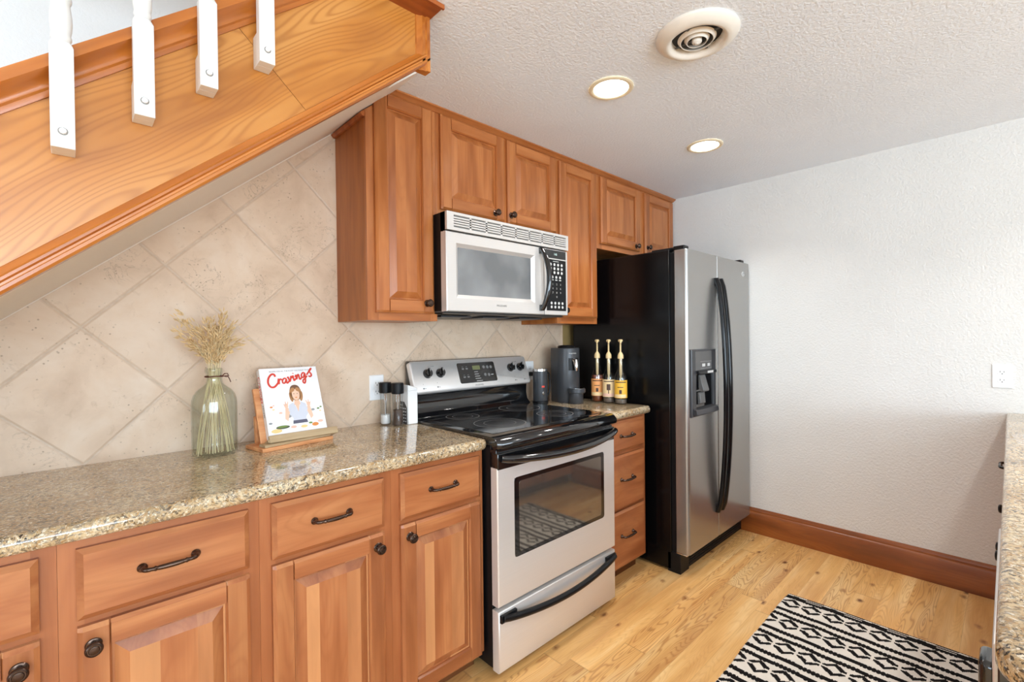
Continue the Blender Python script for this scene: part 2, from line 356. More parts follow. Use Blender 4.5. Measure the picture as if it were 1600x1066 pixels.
# ------------------------------------------------------------------ mesh helpers
class MB:
    def __init__(s):
        s.v, s.f, s.mi = [], [], []
    def add(s, vs, fs, mi=0):
        o = len(s.v); s.v += [tuple(p) for p in vs]
        for f in fs: s.f.append(tuple(i+o for i in f)); s.mi.append(mi)
    def box(s, x0, x1, y0, y1, z0, z1, mi=0):
        if x0 > x1: x0, x1 = x1, x0
        if y0 > y1: y0, y1 = y1, y0
        if z0 > z1: z0, z1 = z1, z0
        vs = [(x0, y0, z0), (x1, y0, z0), (x1, y1, z0), (x0, y1, z0), (x0, y0, z1), (x1, y0, z1), (x1, y1, z1), (x0, y1, z1)]
        s.add(vs, [(0, 3, 2, 1), (4, 5, 6, 7), (0, 1, 5, 4), (1, 2, 6, 5), (2, 3, 7, 6), (3, 0, 4, 7)], mi)
    def rings(s, rs, mi=0, closed=True, cap0=True, cap1=True):
        n = len(rs[0]); vs = [p for r in rs for p in r]; fs = []
        for k in range(len(rs)-1):
            for i in range(n if closed else n-1):
                j = (i+1) % n
                fs.append((k*n+i, k*n+j, (k+1)*n+j, (k+1)*n+i))
        if cap0: fs.append(tuple(range(n-1, -1, -1)))
        if cap1: fs.append(tuple((len(rs)-1)*n+i for i in range(n)))
        s.add(vs, fs, mi)
    def prism(s, poly, axis, a, b, mi=0):
        """poly of 2D points; axis x: (y,z), y: (x,z), z: (x,y)"""
        mk = {'x': lambda p, t: (t, p[0], p[1]), 'y': lambda p, t: (p[0], t, p[1]), 'z': lambda p, t: (p[0], p[1], t)}[axis]
        s.rings([[mk(p, a) for p in poly], [mk(p, b) for p in poly]], mi)
    def lathe(s, prof, c=(0, 0, 0), axis='z', n=28, mi=0, cap0=True, cap1=True, sq=1.0):
        rs = []
        for r, h in prof:
            ring = []
            for i in range(n):
                a = 2*PI*i/n; u, w_ = r*math.cos(a), r*math.sin(a)*sq
                ring.append({'z': (c[0]+u, c[1]+w_, c[2]+h), 'y': (c[0]+u, c[1]+h, c[2]+w_), 'x': (c[0]+h, c[1]+u, c[2]+w_)}[axis])
            rs.append(ring)
        s.rings(rs, mi, True, cap0, cap1)
    def tube(s, pts, r, n=10, mi=0, flat=None):
        """r a number or list; flat=(vector,k): squash the section along vector"""
        pts = [Vector(p) for p in pts]; rs = []
        rr = r if isinstance(r, (list, tuple)) else [r]*len(pts)
        prev = None
        for i, p in enumerate(pts):
            t = (pts[min(i+1, len(pts)-1)]-pts[max(i-1, 0)]).normalized()
            if prev is None:
                a = Vector((0, 0, 1)) if abs(t.z) < .9 else Vector((1, 0, 0))
                u = t.cross(a).normalized()
            else:
                u = (prev - t*prev.dot(t)).normalized()
            prev = u; w_ = t.cross(u)
            ring = []
            for k in range(n):
                q = u*math.cos(2*PI*k/n)*rr[i] + w_*math.sin(2*PI*k/n)*rr[i]
                if flat: q = q - flat[0]*q.dot(flat[0])*(1-flat[1])
                ring.append(p+q)
            rs.append(ring)
        s.rings(rs, mi)
    def build(s, name, mats, parent=None, bevel=0, seg=2, smooth=35, local=False, loc=None, fix=True):
        me = bpy.data.meshes.new(name)
        o = bpy.data.objects.new(name, me); COL.objects.link(o)
        L = Vector((0, 0, 0))
        if parent is not None:
            o.parent = parent
            if not local:
                q = parent
                while q is not None: L += q.location; q = q.parent
        elif loc is not None:
            L = Vector(loc); o.location = L
        me.from_pydata([(a-L.x, b-L.y, c-L.z) for a, b, c in s.v], [], s.f)
        ml = mats if isinstance(mats, (list, tuple)) else [mats]
        for m in ml: me.materials.append(M[m] if isinstance(m, str) else m)
        me.polygons.foreach_set('material_index', s.mi)
        if fix:
            bm = bmesh.new(); bm.from_mesh(me)
            bmesh.ops.recalc_face_normals(bm, faces=bm.faces); bm.to_mesh(me); bm.free()
        me.polygons.foreach_set('use_smooth', [True]*len(me.polygons))
        me.set_sharp_from_angle(angle=math.radians(smooth))
        if bevel:
            b = o.modifiers.new('bevel', 'BEVEL'); b.width = bevel; b.segments = seg; b.limit_method = 'ANGLE'; b.angle_limit = math.radians(40)
        return o

def thing(name, label, cat, loc=(0, 0, 0), group=None, rot=None):
    o = bpy.data.objects.new(name, None); COL.objects.link(o)
    o.location = loc; o.empty_display_size = .05
    if rot is not None: o.rotation_euler = rot
    return tag(o, label, cat, group)
def tag(o, label, cat, group=None):
    o['label'] = label; o['category'] = cat
    if group: o['group'] = group
    return o
def struct(o, label=None):
    o['kind'] = 'structure'
    if label: o['label'] = label
    return o

def text_mb(txt, size, to_world, mi=0, mb=None, align='CENTER', shear=0, extrude=.0002):
    """lettering as mesh: to_world maps (u,v,w) -> xyz"""
    cu = bpy.data.curves.new('lettering', 'FONT'); cu.body = txt; cu.size = size; cu.align_x = align; cu.align_y = 'CENTER'
    cu.extrude = extrude; cu.shear = shear; cu.resolution_u = 3
    ob = bpy.data.objects.new('lettering', cu); COL.objects.link(ob)
    dg = bpy.context.evaluated_depsgraph_get()
    me = bpy.data.meshes.new_from_object(ob.evaluated_get(dg))
    mb = mb or MB()
    mb.add([to_world(v.co.x, v.co.y, v.co.z) for v in me.vertices], [tuple(p.vertices) for p in me.polygons], mi)
    bpy.data.objects.remove(ob); bpy.data.curves.remove(cu); bpy.data.meshes.remove(me)
    return mb
def bez(p0, p1, p2, n=8):
    return [tuple((1-t)**2*a+2*t*(1-t)*b+t*t*c for a, b, c in zip(p0, p1, p2)) for t in [i/n for i in range(n+1)]]

# ------------------------------------------------------------------ the room
W, H = 2.10, 2.304
XL, YR = -5.5, -5.5
m = MB(); m.box(XL-.1, W+.1, YR-.1, .1, -.06, 0); struct(m.build('floor', 'floor'), 'honey pine plank laminate floor')
m = MB(); m.box(W, W+.1, YR-.1, .1, 0, 2.7); struct(m.build('wall_right', 'wall'), 'white textured wall beside the refrigerator')
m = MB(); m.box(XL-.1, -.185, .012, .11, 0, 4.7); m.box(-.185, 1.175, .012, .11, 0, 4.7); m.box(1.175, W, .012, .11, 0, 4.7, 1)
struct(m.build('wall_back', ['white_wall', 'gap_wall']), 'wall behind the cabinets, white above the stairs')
# tile slab follows the underside of the stairs
SL = .84
def soff(x): return 2.19 + SL*(x+.321)
m = MB(); m.prism([(-1.85, .90), (1.175, .90), (1.175, 1.42), (.0, 1.42), (-.30, 2.20), (-.315, soff(-.315)), (-1.85, soff(-1.85))], 'y', 0, .012)
struct(m.build('trim_1', 'tile'), 'diagonal beige stone-look tile backsplash')
m = MB()
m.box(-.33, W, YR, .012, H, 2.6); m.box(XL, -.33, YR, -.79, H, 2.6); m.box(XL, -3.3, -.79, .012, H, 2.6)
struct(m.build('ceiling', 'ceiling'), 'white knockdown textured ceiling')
# upstairs shell around the stairwell
m = MB(); m.box(-3.4, -3.3, -1.6, .012, 2.6, 4.7); m.box(-.33, -.23, -1.6, .012, 2.6, 4.7); m.box(-3.4, -.23, -1.7, -1.6, 2.6, 4.7); m.box(-3.4, -.23, -1.7, .11, 4.7, 4.8)
struct(m.build('wall_upstairs', 'white_wall'), 'white upstairs walls round the stairwell')
# rear and left walls with window openings (behind the camera)
def wall_with_windows(name, axis, at, thick, a0, a1, wins):
    m = MB()
    def bx(p0, p1, z0, z1):
        if p1-p0 < 1e-4: return
        if axis == 'y': m.box(p0, p1, at-thick, at, z0, z1)
        else: m.box(at-thick, at, p0, p1, z0, z1)
    cur = a0
    for (p0, p1, z0, z1) in wins:
        bx(cur, p0, 0, 2.6); bx(p0, p1, 0, z0); bx(p0, p1, z1, 2.6); cur = p1
    bx(cur, a1, 0, 2.6)
    return struct(m.build(name, 'wall'))
wall_with_windows('wall_rear', 'y', YR, .1, XL, W, [(-3.2, .2, .6, 2.2), (.55, 1.75, .8, 2.1)])
wall_with_windows('wall_left', 'x', XL, .1, YR, .012, [(-4.5, -1.5, .6, 2.2)])
def win_frame(name, axis, at, p0, p1, z0, z1, bars):
    m = MB()
    def bx(q0, q1, a, b):
        if axis == 'y': m.box(q0, q1, at-.07, at-.03, a, b)
        else: m.box(at-.07, at-.03, q0, q1, a, b)
    bx(p0, p0+.05, z0, z1); bx(p1-.05, p1, z0, z1); bx(p0, p1, z0, z0+.05); bx(p0, p1, z1-.05, z1)
    for k in range(1, bars): c = p0+(p1-p0)*k/bars; bx(c-.025, c+.025, z0, z1)
    return struct(m.build(name, 'window_frame'))
win_frame('window_1', 'y', YR, -3.2, .2, .6, 2.2, 3)
win_frame('window_2', 'y', YR, .55, 1.75, .8, 2.1, 2)
win_frame('window_3', 'x', XL, -4.5, -1.5, .6, 2.2, 3)
# baseboard on the right wall
m = MB()
m.prism([(W, 0), (W-.019, 0), (W-.019, .128), (W-.017, .134), (W-.0125, .138), (W-.0125, .146), (W-.011, .153), (W-.006, .161), (W, .163)], 'y', -2.06, -.05)
struct(m.build('baseboard_right', 'base_wood', bevel=.001), 'tall cherry-brown baseboard under the white wall')

# ------------------------------------------------------------------ staircase
def LB(x): return 1.386 + .845*(x+1.244)          # lower edge line of the stringer trim
XS0, XS1 = -2.55, -.333
st = thing('staircase', 'wooden staircase with white balusters climbing across the top left, over the tiled wall', 'staircase', (-2.93, -.38, 0))
# plastered underside and steps behind the stringer
prof = [(-2.925, .002), (-.325, soff(-.325))]
m = MB(); m.prism([(-2.9, .02), (-.333, soff(-.333)), (-.333, soff(-.333)+.03), (-2.9, .05)], 'y', -.752, -.014)
m.prism([(-.333, soff(-.333)), (-.187, 2.303), (-.333, 2.303)], 'y', -.50, -.014)
m.build('soffit', 'soffit', st)
m = MB(); m.prism([(-1.84, soff(-1.84)-.004), (-.313, soff(-.313)-.004), (-.313, soff(-.313)+.004), (-1.84, soff(-1.84)+.004)], 'y', -.004, -.0005)
m.build('caulk_line', 'caulk', st)
m = MB()
nx, run = -2.9, .2262
for k in range(12):
    x0 = nx + k*run; x1 = min(x0+run, -.336); zt = .19*(k+1)+.06
    if x1-x0 > .02: m.prism([(x0, soff(x0)+.035), (x1, soff(x1)+.035), (x1, max(zt, soff(x1)+.04)), (x0, zt)], 'y', -.742, -.018)
m.build('steps', 'stair_board', st)
def slope_sweep(m, prof, x0, x1, mi=0):
    m.rings([[(x0, y, LB(x0)+dz) for y, dz in prof], [(x1, y, LB(x1)+dz) for y, dz in prof]], mi)
m = MB()
# the face board in two lengths, joined with a butt seam
for (a, b) in ((XS0, -.7775), (-.7765, XS1-.002)):
    zt = lambda x: min(LB(x)+.345, 2.292)
    sk = lambda q, up_: q + ((.09 if up_ else -.09) * (-1) if abs(q+.777) < .01 else 0)
    at, bt, ab, bb_ = sk(a, True), sk(b, True), sk(a, False), sk(b, False)
    xs = [at, bt] if b < -.52 else [at, -.5415, b]
    top = [(x, zt(x)) for x in xs]
    m.prism([(ab, LB(ab)+.02), (bb_, LB(bb_)+.02)] + top[::-1], 'y', -.757, -.745)
m.build('stringer_board', 'stair_board', st)
m = MB()
slope_sweep(m, [(-.744, 0), (-.769, 0), (-.7735, .006), (-.7735, .013), (-.768, .016), (-.768, .021), (-.7715, .025), (-.7715, .031), (-.766, .036), (-.763, .043), (-.760, .050), (-.757, .052), (-.744, .052)], XS0, XS1)
m.build('lower_molding', 'stair_trim', st, smooth=25)
m = MB()
xt = -.60
slope_sweep(m, [(-.744, .322), (-.761, .322), (-.763, .331), (-.763, .334), (-.767, .338), (-.767, .343), (-.769, .349), (-.7745, .358), (-.781, .366), (-.7835, .370), (-.7835, .394), (-.744, .394)], XS0, xt)
m.build('upper_molding', 'stair_trim', st, smooth=25)
m = MB()
m.prism([(XS1, -.744), (XS1, -.7735), (XS1-.010, -.7735), (XS1-.014, -.768), (XS1-.024, -.768), (XS1-.030, -.763), (XS1-.040, -.760), (XS1-.043, -.757), (XS1-.043, -.744)], 'z', LB(XS1-.043)+.005, 2.291)
m.build('end_molding', 'stair_trim', st, smooth=25)
m = MB(); m.box(-3.2, -.327, -.834, -.742, 2.2915, 2.3035); m.box(-3.2, -.322, -.838, -.83, 2.2895, 2.3035)
tag(m.build('header_board', 'header_wood', bevel=.001), 'reddish wood header board trimming the ceiling edge above the stair end', 'trim board')
# balusters, bolted to the face board
def baluster(x, zb, first=None):
    wd = .0168
    m = MB(); zt = zb + .192
    m.box(x-wd, x+wd, -.8105, -.786, zb, zt-.004); m.box(x-wd, x+wd, -.787, -.758, zb, zb+.075)
    yc = -.797
    r0 = .0128
    # shoulder from the square to the round
    sq = [(x-wd, -.8105), (x+wd, -.8105), (x+wd, -.786), (x-wd, -.786)]
    N = 24
    def sqpt(a):
        c, s_ = math.cos(a), math.sin(a); k = max(abs(c)/wd, abs(s_)/.01225)
        return (x+c/k, -.79825+s_/k)
    ra = [(*sqpt(2*PI*i/N), zt-.004) for i in range(N)]
    rb = [(x+.0145*math.cos(2*PI*i/N), yc+.0135*math.sin(2*PI*i/N), zt+.006) for i in range(N)]
    m.rings([ra, rb])
    pr = [(.0140, .006), (.0130, .009), (.0150, .013), (.0150, .017), (.0138, .021), (.0152, .030), (.0162, .042), (.0158, .056), (.0142, .070), (.0134, .078), (.0158, .083), (.0162, .088), (.0150, .092), (.0168, .097), (.0170, .104), (.0160, .110), (.0152, .118), (.0168, .135), (.0176, .165), (.0172, .22), (.0160, .30), (.0145, .42), (.0135, .52)]
    topz = 2.289
    pr2 = [q for q in pr if zt+q[1] < topz-.002] + [(.0145, topz-zt)]
    m.lathe(pr2, (x, yc, zt), 'z', 24)
    b = m.build('baluster', 'white_paint', st, bevel=.0012)
    k = MB(); k.lathe([(.0072, 0), (.0072, -.0010)], (x, -.8107, zb+.030), 'y', 18, 1); k.lathe([(.0055, -.0011), (.0055, -.0042), (.0045, -.0054)], (x, -.8107, zb+.030), 'y', 8)
    k.build('bolt_cap', ['white_plastic', 'vent_slot'], b)
for x, zb in ((-1.158, 1.659), (-1.038, 1.755), (-.926, 1.853), (-.8085, 1.951)): baluster(x, zb)

# ------------------------------------------------------------------ cabinets
def knob_mb(m, x, y, z, sgn=-1):
    f = sgn
    m.lathe([(.0135, 0), (.0150, f*.0015), (.0135, f*.0035), (.0075, f*.0055), (.0058, f*.010), (.0060, f*.014), (.0115, f*.0175), (.0152, f*.0215), (.0160, f*.0250), (.0145, f*.0285), (.0125, f*.0300), (.0118, f*.0290), (.0095, f*.0290), (.0085, f*.0305), (.0040, f*.0315)], (x, y, z), 'y', 26)
def knob(parent, x, y, z, mat='bronze', sgn=-1):
    m = MB(); knob_mb(m, x, y, z, sgn); return m.build('knob', mat, parent, smooth=30)
def pull(parent, x, y, z, mat='bronze', hw=.052, sgn=-1):
    m = MB(); o = .026*sgn
    for sx in (-1, 1):
        m.lathe([(.0098, 0), (.0105, sgn*.0025), (.0088, sgn*.0055), (.0065, sgn*.008), (.0058, sgn*.016)], (x+sx*hw, y, z), 'y', 18)
    pts, rr = [], []
    for a in range(7):
        t = a/6*PI/2
        pts.append((x-hw+.012*(1-math.cos(t)), y+sgn*.012+(o-sgn*.012)*math.sin(t), z)); rr.append(.0058-.001*a/6)
    L = 2*(hw-.012)
    for k in range(1, 24):
        u = k/24; q = abs(u-.5)*2
        r = .0043+.0018*math.cos(q*PI/2)
        if .60 < q < .82: r = .0062 if k % 2 else .0046
        pts.append((x-hw+.012+L*u, y+o, z-.0015*math.cos(q*PI/2))); rr.append(r)
    for a in range(7):
        t = PI/2-a/6*PI/2
        pts.append((x+hw-.012*(1-math.cos(t)), y+sgn*.012+(o-sgn*.012)*math.sin(t), z)); rr.append(.0048+.001*a/6)
    m.tube(pts, rr, 12)
    return m.build('handle', mat, parent, smooth=40)

def frame_piece(m, axis, u0, u1, c0, c1, yf, T, ch0, ch1, mi, endch=True, f=-1):
    """a stile (axis z) or rail (axis x): profile across (c0..c1) with chamfer depth ch0/ch1 and length u0..u1; front at yf"""
    D = .007
    def prof(clamp):
        P = [(c0, yf-f*T)]
        P += [(c0, yf-f*(D if ch0 else 0.0)), (c0+(ch0 or 0.0001), yf)] if ch0 >= 0 else [(c0, yf)]
        P += [(c1-(ch1 or .0001), yf), (c1, yf-f*(D if ch1 else 0.0))]
        P += [(c1, yf-f*T)]
        if clamp: P = [(c, (max(y, yf+D) if f < 0 else min(y, yf-D))) for c, y in P]
        return P
    E_ = .009
    st_ = [(u0, True), (u0+E_, False), (u1-E_, False), (u1, True)] if endch else [(u0, False), (u1, False)]
    rs = []
    for u, cl_ in st_:
        rs.append([((c, y, u) if axis == 'z' else (u, y, c)) for c, y in prof(cl_)])
    m.rings(rs, mi)

def door_mb(x0, x1, z0, z1, yf, f=-1, fw_=.056, strips=3, T=.02, seed=0):
    rr = random.Random(seed)
    m = MB()
    frame_piece(m, 'z', z0, z1, x0, x0+fw_, yf, T, .009, .004, 0, f=f)
    frame_piece(m, 'z', z0, z1, x1-fw_, x1, yf, T, .004, .009, 0, f=f)
    frame_piece(m, 'x', x0+fw_-.0005, x1-fw_+.0005, z0, z0+fw_, yf, T, .009, .004, 1, endch=False, f=f)
    frame_piece(m, 'x', x0+fw_-.0005, x1-fw_+.0005, z1-fw_, z1, yf, T, .004, .009, 1, endch=False, f=f)
    a, b, c, d = x0+fw_, x1-fw_, z0+fw_, z1-fw_
    ylow, yhi = yf-f*.0135, yf-f*.0010
    sl = .026; rim = .005
    # glued-up raised field: strips of uneven width
    cuts = [a]
    for k in range(1, strips): cuts.append(a+(b-a)*(k+rr.uniform(-.18, .18))/strips)
    cuts.append(b)
    def yy(x, z):
        e = min(x-a, b-x, z-c, d-z)
        if e < rim: return ylow
        return ylow+(yhi-ylow)*min(1, (e-rim)/sl)
    for k in range(strips):
        xa, xb = cuts[k], cuts[k+1]
        xs = sorted(set([xa, xb] + [q for q in (a+rim, a+rim+sl, b-rim-sl, b-rim) if xa < q < xb]))
        zs = [c, c+rim, c+rim+sl, d-rim-sl, d-rim, d]
        vs = [(x, yy(x, z), z) for z in zs for x in xs]; nx_ = len(xs); fs = []
        for i in range(len(zs)-1):
            for j in range(nx_-1):
                q = (i*nx_+j, i*nx_+j+1, (i+1)*nx_+j+1, (i+1)*nx_+j)
                # split the mitred corner quads along the mitre
                corner = (i in (1, 3)) and ((abs(xs[j]-(a+rim)) < 1e-6) or (abs(xs[j+1]-(b-rim)) < 1e-6))
                left = abs(xs[j]-(a+rim)) < 1e-6
                if corner:
                    if (i == 1) == left: fs += [(q[0], q[1], q[2]), (q[0], q[2], q[3])]
                    else: fs += [(q[0], q[1], q[3]), (q[1], q[2], q[3])]
                else: fs.append(q)
        m.add(vs, fs, 0)
    return m
def door(parent, x0, x1, z0, z1, yf, f=-1, clip=None, mats=('cab_v', 'cab_h'), **kw):
    m = door_mb(x0, x1, z0, z1, yf, f, **kw)
    o = m.build('door', list(mats), parent, smooth=20, fix=False)
    bm = bmesh.new(); bm.from_mesh(o.data)
    if clip:
        L = Vector((0, 0, 0)); q = parent
        while q is not None: L += q.location; q = q.parent
        r_ = bmesh.ops.bisect_plane(bm, geom=bm.verts[:]+bm.edges[:]+bm.faces[:], plane_co=Vector(clip[0])-L, plane_no=Vector(clip[1]), clear_outer=True)
        bmesh.ops.holes_fill(bm, edges=[e for e in bm.edges if e.is_boundary], sides=8)
    bmesh.ops.recalc_face_normals(bm, faces=bm.faces)
    for fc in bm.faces:      # the open raised field must look out of the door
        pass
    bm.to_mesh(o.data); bm.free()
    return o
def drawer(parent, x0, x1, z0, z1, yf, f=-1, T=.02, mat='cab_h'):
    m = MB(); c = .011; D = .008
    R = lambda i, y: [(x0+i, y, z0+i), (x1-i, y, z0+i), (x1-i, y, z1-i), (x0+i, y, z1-i)]
    m.rings([R(0, yf-f*T), R(0, yf-f*D), R(.0015, yf-f*(D-.001)), R(c, yf-f*.0008), R(c+.001, yf)])
    return m.build('drawer', mat, parent, smooth=20)

def body(parent, x0, x1, y0, y1, z0, z1, name='cabinet_body', mat='cab_frame'):
    m = MB(); m.box(x0, x1, y0, y1, z0, z1); return m.build(name, mat, parent, bevel=.001)

YD, YB = -.62, -.60
def base_cab(x0, x1, dx, label, knob_x, seed, group='base cabinets of the left run'):
    t = thing('base_cabinet', label, 'cabinet', ((x0+x1)/2, -.30, 0), group)
    m = MB()
    # carcass; face frame of stiles and rails
    m.box(x0+.002, x1-.002, -.58, -.012, .085, .872)
    a, b = dx[0]+.012, dx[1]-.012
    m.box(x0, a, YB, -.58, .085, .872); m.box(b, x1, YB, -.58, .085, .872)
    m.box(a, b, YB, -.58, .085, .10, 1); m.box(a, b, YB, -.58, .668, .705, 1); m.box(a, b, YB, -.58, .835, .872, 1)
    m.build('cabinet_body', ['base_v', 'base_h'], t)
    k = MB(); k.box(x0, x1, -.535, -.52, 0, .0845); k.build('toe_kick', 'toe', t)
    d = drawer(t, dx[0], dx[1], .694, .850, YD); pull(d, (dx[0]+dx[1])/2-.004 if dx[0] > -1.2 else (dx[0]+dx[1])/2, YD, .776)
    dr = door(t, dx[0], dx[1], .085, .678, YD, seed=seed, strips=3); knob(dr, knob_x, YD, .636)
    return t
base_cab(-1.76, -1.182, (-1.70, -1.209), 'leftmost cherry base cabinet, drawer and door cut off by the left photo edge', -1.239, 1)
base_cab(-1.1815, -.789, (-1.152, -.816), 'cherry base cabinet below the glass bottle, its door knob at the upper left', -1.126, 2)
base_cab(-.7885, -.3945, (-.760, -.424), 'cherry base cabinet below the cookbook, its door knob at the upper right', -.451, 3)
base_cab(-.394, -.005, (-.365, -.025), 'cherry base cabinet directly left of the oven, its door knob at the upper left', -.335, 4)
# drawer unit right of the range
t = thing('base_cabinet', 'narrow cherry cabinet with three stacked drawers between the oven and the refrigerator', 'cabinet', (.97, -.30, 0))
m = MB(); m.box(.777, 1.166, -.58, -.012, .085, .872)
m.box(.775, .80, YB, -.58, .085, .872); m.box(1.128, 1.168, YB, -.58, .085, .872)
for z0, z1 in ((.085, .105), (.38, .412), (.672, .712), (.85, .872)): m.box(.80, 1.128, YB, -.58, z0, z1, 1)
m.build('cabinet_body', ['base_v', 'base_h'], t)
k = MB(); k.box(.775, 1.168, -.535, -.52, 0, .0845); k.build('toe_kick', 'toe', t)
for z0, z1, zh in ((.702, .861, .782), (.400, .682, .556), (.095, .390, .262)):
    d = drawer(t, .79, 1.136, z0, z1, YD); pull(d, .958, YD, zh)

# granite counters
def nosing(y0, yf, z0, z1, r=.017):
    P = [(y0, z0), (yf+r*.8, z0)]
    for k in range(0, 9):
        a = -PI/2 + k*PI/8
        P.append((yf+r*.85-r*.85*math.cos(a), (z0+z1)/2+(z1-z0)/2*math.sin(a)))
    P += [(yf+r, z1), (y0, z1)]
    return P
m = MB(); P = nosing(-.001, -.637, .873, .914)
rs = [[(x, y, z) for y, z in P] for x in (-1.83, -.020)]
rs += [[(-.008, y+(.006 if y < -.6 else 0), .8935+(z-.8935)*.92) for y, z in P], [(-.002, y+(.014 if y < -.6 else 0), .8935+(z-.8935)*.6) for y, z in P]]
m.rings(rs); tag(m.build('countertop', 'granite', smooth=40), 'long beige granite countertop left of the oven, carrying the bottle and cookbook', 'countertop')
m = MB(); P = nosing(-.001, -.637, .873, .914)
rs = [[(x, y, z) for y, z in P] for x in (.772, 1.165)]
rs += [[(1.174, y+(.005 if y < -.6 else 0), .8935+(z-.8935)*.92) for y, z in P], [(1.180, y+(.014 if y < -.6 else 0), .8935+(z-.8935)*.6) for y, z in P]]
m.rings(rs); tag(m.build('countertop', 'granite', smooth=40), 'short beige granite countertop between the oven and the refrigerator, under the coffee maker', 'countertop')

# wall cabinets
YU, YUD = -.285, -.305
UM = ('upper_v', 'upper_h')
G = 'cherry cabinets under the ceiling'
t = thing('wall_cabinet', 'tall cherry wall cabinet left of the microwave, top corner cut by the stair slope', 'cabinet', (-.15, -.14, 1.375), G)
m = MB(); m.prism([(-.311, 1.375), (.011, 1.375), (.011, 2.302), (-.192, 2.302), (-.311, soff(-.311)-.004)], 'y', YU+.018, -.001)
m.build('cabinet_body', 'cab_side', t, bevel=.001)
m = MB(); m.prism([(-.311, 1.375), (-.265, 1.375), (-.265, soff(-.265)-.004), (-.311, soff(-.311)-.004)], 'y', YU, YU+.018)
m.box(-.025, .0115, YU, YU+.018, 1.375, 2.302); m.box(-.265, -.025, YU, YU+.018, 1.375, 1.42, 1); m.prism([(-.265, 2.10), (-.025, 2.10), (-.025, 2.302), (-.192, 2.302), (-.265, soff(-.265)-.004)], 'y', YU, YU+.018, 1)
m.build('face_frame', ['upper_v', 'upper_h'], t, bevel=.0008)
m = MB(); m.prism([(-.330, soff(-.330)-.004), (-.3115, soff(-.3115)-.004), (-.3115, soff(-.3115)-.032), (-.322, soff(-.330)-.016)], 'y', YU+.002, -.003)
m.build('side_trim', 'header_wood', t)  # dark wood tone stands in for shade on the downward face
d = door(t, -.280, -.013, 1.406, 2.281, YUD, mats=UM, clip=((-.280, 0, 2.236), (-SL, 0, 1)), seed=11, strips=2)
knob(d, -.052, YUD, 1.449)
t = thing('wall_cabinet', 'short two-door cherry wall cabinet above the microwave', 'cabinet', (.405, -.14, 1.838), G)
m = MB(); m.box(.012, .798, YU+.018, -.001, 1.839, 2.302); m.build('cabinet_body', 'cab_side', t, bevel=.001)
m = MB(); m.box(.012, .045, YU, YU+.018, 1.839, 2.302); m.box(.395, .440, YU, YU+.018, 1.839, 2.302); m.box(.775, .798, YU, YU+.018, 1.839, 2.302)
for a, b in ((.045, .395), (.44, .775)): m.box(a, b, YU, YU+.018, 1.839, 1.88, 1); m.box(a, b, YU, YU+.018, 2.27, 2.302, 1)
m.build('face_frame', ['upper_v', 'upper_h'], t, bevel=.0008)
d = door(t, .030, .405, 1.867, 2.280, YUD, mats=UM, seed=12, strips=3); knob(d, .338, YUD, 1.899)
d = door(t, .425, .785, 1.866, 2.278, YUD, mats=UM, seed=13, strips=3); knob(d, .442, YUD, 1.905)
t = thing('wall_cabinet', 'tall narrow cherry wall cabinet between the microwave and the refrigerator', 'cabinet', (.98, -.14, 1.375), G)
m = MB(); m.box(.799, 1.163, YU+.018, -.001, 1.375, 2.302); m.build('cabinet_body', 'cab_side', t, bevel=.001)
m = MB(); m.box(.799, .830, YU, YU+.018, 1.375, 2.302); m.box(1.130, 1.163, YU, YU+.018, 1.375, 2.302); m.box(.83, 1.13, YU, YU+.018, 1.375, 1.42, 1); m.box(.83, 1.13, YU, YU+.018, 2.27, 2.302, 1)
m.build('face_frame', ['upper_v', 'upper_h'], t, bevel=.0008)
d = door(t, .813, 1.148, 1.410, 2.274, YUD, mats=UM, seed=14, strips=2); knob(d, .838, YUD, 1.447)
t = thing('wall_cabinet', 'wide two-door cherry wall cabinet above the refrigerator, in the corner', 'cabinet', (1.63, -.14, 1.835), G)
m = MB(); m.box(1.164, 2.097, YU+.018, -.001, 1.835, 2.302); m.build('cabinet_body', 'cab_side', t, bevel=.001)
m = MB(); m.box(1.164, 1.215, YU, YU+.018, 1.835, 2.302); m.box(1.645, 1.705, YU, YU+.018, 1.835, 2.302); m.box(2.06, 2.097, YU, YU+.018, 1.835, 2.302)
for a, b in ((1.215, 1.645), (1.705, 2.06)): m.box(a, b, YU, YU+.018, 1.835, 1.88, 1); m.box(a, b, YU, YU+.018, 2.26, 2.302, 1)
m.build('face_frame', ['upper_v', 'upper_h'], t, bevel=.0008)
d = door(t, 1.194, 1.630, 1.866, 2.274, YUD, mats=UM, seed=15, strips=3); knob(d, 1.572, YUD, 1.893)
d = door(t, 1.690, 2.074, 1.856, 2.274, YUD, mats=UM, seed=16, strips=3); knob(d, 1.715, YUD, 1.902)
m = MB(); m.prism([(YU-.001, 2.284), (YU-.006, 2.284), (YU-.010, 2.288), (YU-.022, 2.295), (YU-.027, 2.298), (YU-.027, 2.3035), (YU-.001, 2.3035)], 'x', -.212, 2.098)
tag(m.build('crown_molding', 'upper_h'), 'slim cherry crown molding between the wall cabinets and the ceiling', 'molding')

# ------------------------------------------------------------------ microwave
MX0, MX1, MF = -.008, .772, -.386
t = thing('microwave', 'silver over-the-range microwave with black curved handle, hung between the wall cabinets', 'microwave', (.38, -.19, 1.41))
m = MB(); m.box(MX0+.003, MX1-.003, -.345, -.002, 1.418, 1.836); m.build('body', 'black_satin', t, bevel=.002)
m = MB(); m.prism([(-.340, 1.404), (-.365, 1.409), (-.02, 1.396), (-.02, 1.417), (-.36, 1.417)], 'x', MX0+.006, MX1-.006)
for k in range(3): m.box(MX0+.05+k*.24, MX0+.22+k*.24, -.27, -.09, 1.3945, 1.402, 1)
m.build('bottom_panel', ['grey_plastic', 'dark_grey'], t)
